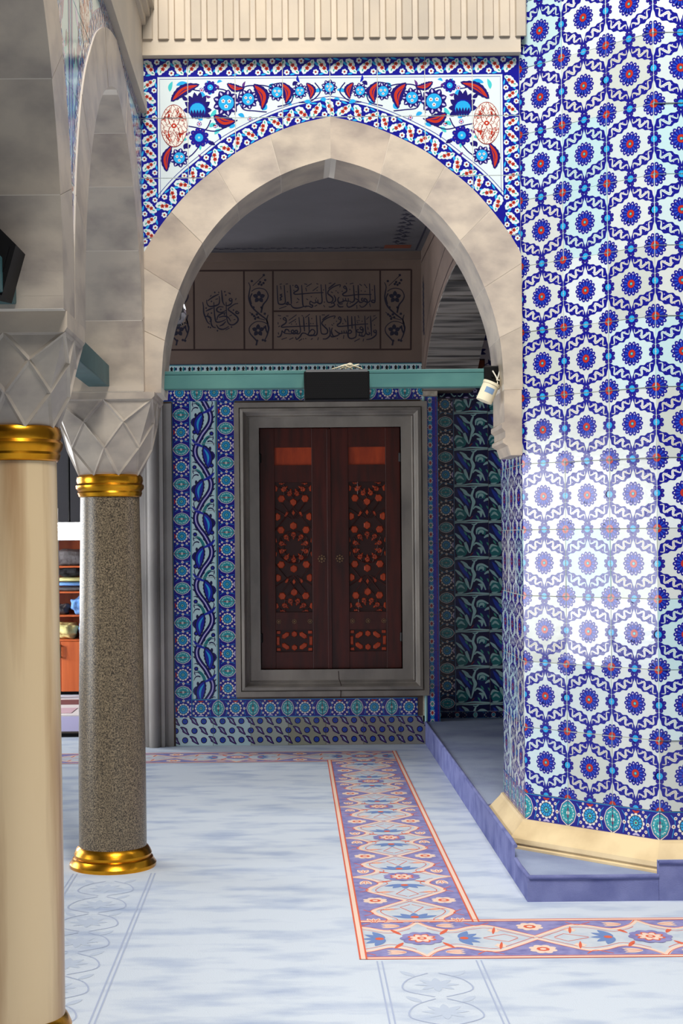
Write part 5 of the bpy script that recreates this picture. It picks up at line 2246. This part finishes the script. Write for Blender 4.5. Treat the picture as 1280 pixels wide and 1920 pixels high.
bk.put(unit_h(XS, 10.80, .5 / CW))
bk.poly('c_cream', [(.735, 10.55), (.765, 10.55), (.765, 11.05), (.735, 11.05)], 10)
for x in (.738, .762):
    bk.poly('c_red', [(x - .0035, 10.55), (x + .0035, 10.55), (x + .0035, 11.05), (x - .0035, 11.05)], 11)
flat_art('carpet_border', bk, floor, (0, 0, .0004), rect=(-4.5, 10.5, .765, 11.06), flat=True)
# faint prayer-row patterns
ft = Art()


def faint(a, x0, x1, y0, y1):
    for x in (x0, x0 + .018, x1, x1 - .018):
        a.stroke([(x, y0), (x, y1)], .006, 'c_line', 1)
    y = y0 + .1
    while y < y1 - .1:
        for q in range(8):
            t = 2 * PI * q / 8
            a.lens((x0 + x1) / 2, y, (x0 + x1) / 2 + .08 * math.cos(t), y + .08 * math.sin(t), .03, 'c_faint', 1)
        for s in (-1, 1):
            pts = sm([((x0 + x1) / 2 + s * .02, y - .14), ((x0 + x1) / 2 + s * .12, y - .06), ((x0 + x1) / 2 + s * .10, y + .06), ((x0 + x1) / 2 + s * .02, y + .14)], 5)
            a.stroke(pts, .006, 'c_line', 2)
            a.lens((x0 + x1) / 2 + s * .07, y + .1, (x0 + x1) / 2 + s * .12, y + .17, .03, 'c_faint', 1)
        y += .3


faint(ft, .31, .70, 2.5, 5.60)
faint(ft, -1.05, -.66, 2.5, 7.1)
flat_art('faint_carpet_pattern', ft, floor, (0, 0, .0004), flat=True)

# ------------------------------------------------------------------ far aisle seen between the columns
DC = 15.2
cab = empty('shelf_cabinet', (-2.35, DC, 0))
tag(cab, 'orange wood cabinet with open shelves of clothes far behind the columns', 'cabinet')
cx0, cx1 = -2.75, -1.95


def cz(y):
    return HC - (y - 1003.5) * DC / F


def cb(name, x0, x1, y0, y1, z0, z1, mt='cabinet_wood', bev=.004, par=cab):
    mb = MB()
    mb.box(x0, x1, y0, y1, z0, z1, bev=bev)
    o = mb.obj(name, mt, None)
    o.parent = par
    o.location = -Vector(cab.location) if par is cab else (0, 0, 0)
    return o


cb('side_panel', cx0, cx0 + .02, DC, DC + .4, .03, 1.62)
cb('side_panel', cx1 - .02, cx1, DC, DC + .4, .03, 1.62)
cb('back_panel', cx0, cx1, DC + .39, DC + .41, .03, 1.62)
SH = [cz(1056), cz(1104), cz(1148), cz(1194), 1.60]
for z in SH:
    cb('shelf', cx0 + .02, cx1 - .02, DC, DC + .39, z - .018, z)
cb('plinth', cx0 + .02, cx1 - .02, DC + .03, DC + .38, 0, .03, 'black_metal')
for k in range(2):
    x0 = cx0 + k * .4
    d = cb('door', x0 + .002, x0 + .398, DC - .018, DC, .035, SH[3] - .02)
    xh = PX(114, 1215, DC).x if k == 1 else x0 + .3
    hm = MB()
    hm.tube([(xh, DC - .045, cz(1228)), (xh, DC - .045, cz(1203))], .012, 8)
    hm.tube([(xh, DC - .045, cz(1226)), (xh, DC - .015, cz(1226))], .008, 6)
    hm.tube([(xh, DC - .045, cz(1205)), (xh, DC - .015, cz(1205))], .008, 6)
    ho = hm.obj('handle', 'brass', None)
    ho.parent = d


def garment(name, label, x0, x1, z0, h, mt, seed, crease=.25):
    rnd = random.Random(seed)
    bm = bmesh.new()
    bmesh.ops.create_icosphere(bm, subdivisions=4, radius=1)
    ph = [rnd.uniform(0, 6) for _ in range(6)]
    for v in bm.verts:
        x, y, z = v.co
        fold = 1 + crease * (.5 * math.sin(5 * x + 3 * z + ph[0]) + .35 * math.sin(9 * z + 4 * y + ph[1]) + .25 * math.sin(12 * x - 6 * y + ph[2])) * .4
        sx = math.copysign(abs(x) ** .7, x)
        sz = math.copysign(abs(z) ** .75, z)
        v.co = Vector((sx * (x1 - x0) / 2 * fold, math.copysign(abs(y) ** .7, y) * .15 * fold, max(-1, sz * fold) * h / 2))
    mb = MB()
    mb.addbm(bm)
    bm.free()
    o = mb.obj(name, mt, None, ((x0 + x1) / 2, DC + .18, z0 + h / 2), auto=180)
    tag(o, label, 'clothes', 'clothes on the cabinet shelves')
    return o


garment('folded_garment', 'dark grey garment heaped on the top shelf of the cabinet', -2.45, -2.05, SH[0], .17, 'cloth_grey', 1)
garment('folded_garment', 'black garment lying on top of the yellow folded cloth', -2.40, -2.10, SH[1] + .148, .10, 'cloth_black', 2, .4)
garment('folded_garment', 'pale yellow folded cloth on the second shelf', -2.42, -2.08, SH[1] + .098, .046, 'cloth_yellow', 3, .1)
garment('folded_garment', 'light blue folded shirt under the yellow cloth', -2.43, -2.06, SH[1] + .050, .044, 'cloth_blue', 4, .1)
garment('folded_garment', 'grey folded garment at the bottom of the second shelf pile', -2.41, -2.04, SH[1], .045, 'cloth_grey', 5, .1)
garment('folded_garment', 'light blue crumpled shirt on the third shelf', -2.26, -2.03, SH[2], .18, 'cloth_blue', 6, .5)
garment('folded_garment', 'dark grey crumpled garment beside the blue shirt on the third shelf', -2.42, -2.29, SH[2], .11, 'cloth_grey', 7, .5)
garment('folded_garment', 'pale yellow crumpled garment on the lowest open shelf', -2.44, -2.20, SH[3], .17, 'cloth_yellow', 8, .5)
garment('folded_garment', 'light blue crumpled garment at the right of the lowest open shelf', -2.19, -2.03, SH[3], .16, 'cloth_blue', 9, .5)

lamp = empty('light_box', (-2.28, DC - .72, 1.56))
tag(lamp, 'bright white rectangular lamp glowing above the shelf cabinet', 'lamp')
p0, p1 = PX(100, 1012, DC - .7), PX(158, 980, DC - .7)
m = MB()
m.box(p0.x, p1.x, DC - .72, DC - .70, p0.z, p1.z, bev=.008)
o = m.obj('diffuser', 'lamp_white', lamp)
o.location = -Vector(lamp.location)
m = MB()
m.box(p0.x - .01, p1.x + .01, DC - .70, DC - .64, p0.z - .01, p1.z + .01, bev=.005)
m.obj('housing', 'silver', lamp).location = -Vector(lamp.location)
m = MB()
m.tube([((p0.x + p1.x) / 2, DC - .67, p1.z), ((p0.x + p1.x) / 2, DC - .67, CEIL_Z)], .012, 8)
m.obj('hanger', 'black_metal', lamp).location = -Vector(lamp.location)
m = MB()
xp = PX(108, 1100, DC - .3).x
m.box(xp - .03, xp + .015, DC - .32, DC - .28, 0, 1.9, bev=.004)
tag(m.obj('white_post', 'cotton'), 'slim white post standing in front of the shelf cabinet', 'post')

rug = empty('rug', (-2.2, 13.2, 0))
tag(rug, 'white rug with pink and dark red panels in front of the cabinet', 'rug')
m = MB()
m.box(-3.2, -1.7, 13.35, 14.75, 0.001, .012)
m.obj('pile', 'rug_white', rug).location = -Vector(rug.location)
m = MB()
m.box(-2.42, -1.8, 14.2, 14.6, .0125, .016)
m.obj('dark_panel', 'rug_red', rug).location = -Vector(rug.location)
m = MB()
m.box(-2.45, -2.0, 13.5, 13.9, .0125, .016)
m.obj('pink_panel', 'rug_pink', rug).location = -Vector(rug.location)
m = MB()
m.box(-3.4, -1.2, 12.15, 13.25, 0.001, .014)
tag(m.obj('lilac_runner', 'lilac_mat'), 'plain lilac runner on the floor before the white rug', 'rug')
m = MB()
m.box(-3.6, -1.13, 11.98, 12.10, 0, .03, bev=.004)
struct(m.obj('trim_3', 'black_metal'))

# glass hanging lamp half hidden by the left side of the arch
hp = PX(334, 582, 9.5)
hl = empty('hanging_lamp', (hp.x, hp.y, hp.z - .1))
tag(hl, 'clear glass hanging lamp with dark cap half hidden behind the arch', 'lamp')
m = MB()
m.lathe([(.012, -.10), (.045, -.085), (.052, -.02), (.042, .06), (.03, .07)], n=24, cap=True)
m.obj('glass_bowl', 'glass', hl, hp, auto=60)
m = MB()
m.lathe([(.034, .07), (.036, .085), (.02, .12), (.008, .125)], n=20)
m.obj('cap', 'black_metal', hl, hp, auto=40)
m = MB()
m.lathe([(.004, .1), (.014, -.0), (.012, -.05), (.004, -.06)], n=12)
m.obj('bulb', 'silver', hl, hp, auto=40)
m = MB()
m.tube([(0, 0, .12), (0, 0, CEIL_Z - hp.z)], .004, 6)
m.obj('cable', 'black_metal', hl, hp)

# ------------------------------------------------------------------ what the parts of the room look like
for o_, l_, c_ in ((floor, 'pale blue carpet floor with a coral and lilac floral border', 'floor'), (ceiling, 'dark grey gallery ceiling with painted leaf border seen through the arch', 'ceiling'),
                   (wall_far, 'dark end wall of the aisle behind the shelf cabinet', 'wall'), (wall_left, 'white outer wall of the left aisle with windows', 'wall'),
                   (wall_right, 'plain wall closing the recess on the right', 'wall'), (wall_front, 'pointed marble arch with floral tile spandrels and fluted frieze above', 'arch'),
                   (wall_arcade, 'marble arcade running along the left over the two columns', 'arcade'), (wall_back, 'back wall with blue tile bands and inscription round the shutters', 'wall'),
                   (trim, 'moulded grey marble frame round the wooden shutters', 'window frame'), (door, 'pair of dark red wooden shutters with geometric inlay', 'shutters'),
                   (jamb, 'grey stone moulding behind the granite column', 'moulding'), (wall_recess, 'recess wall of dark blue leaf tiles beside the shutters', 'wall'),
                   (wall_side, 'side wall on a striped stone arch above the recess', 'wall'), (bpy.data.objects['trim_3'], 'dark threshold strip across the far aisle floor', 'threshold')):
    tag(o_, l_, c_)
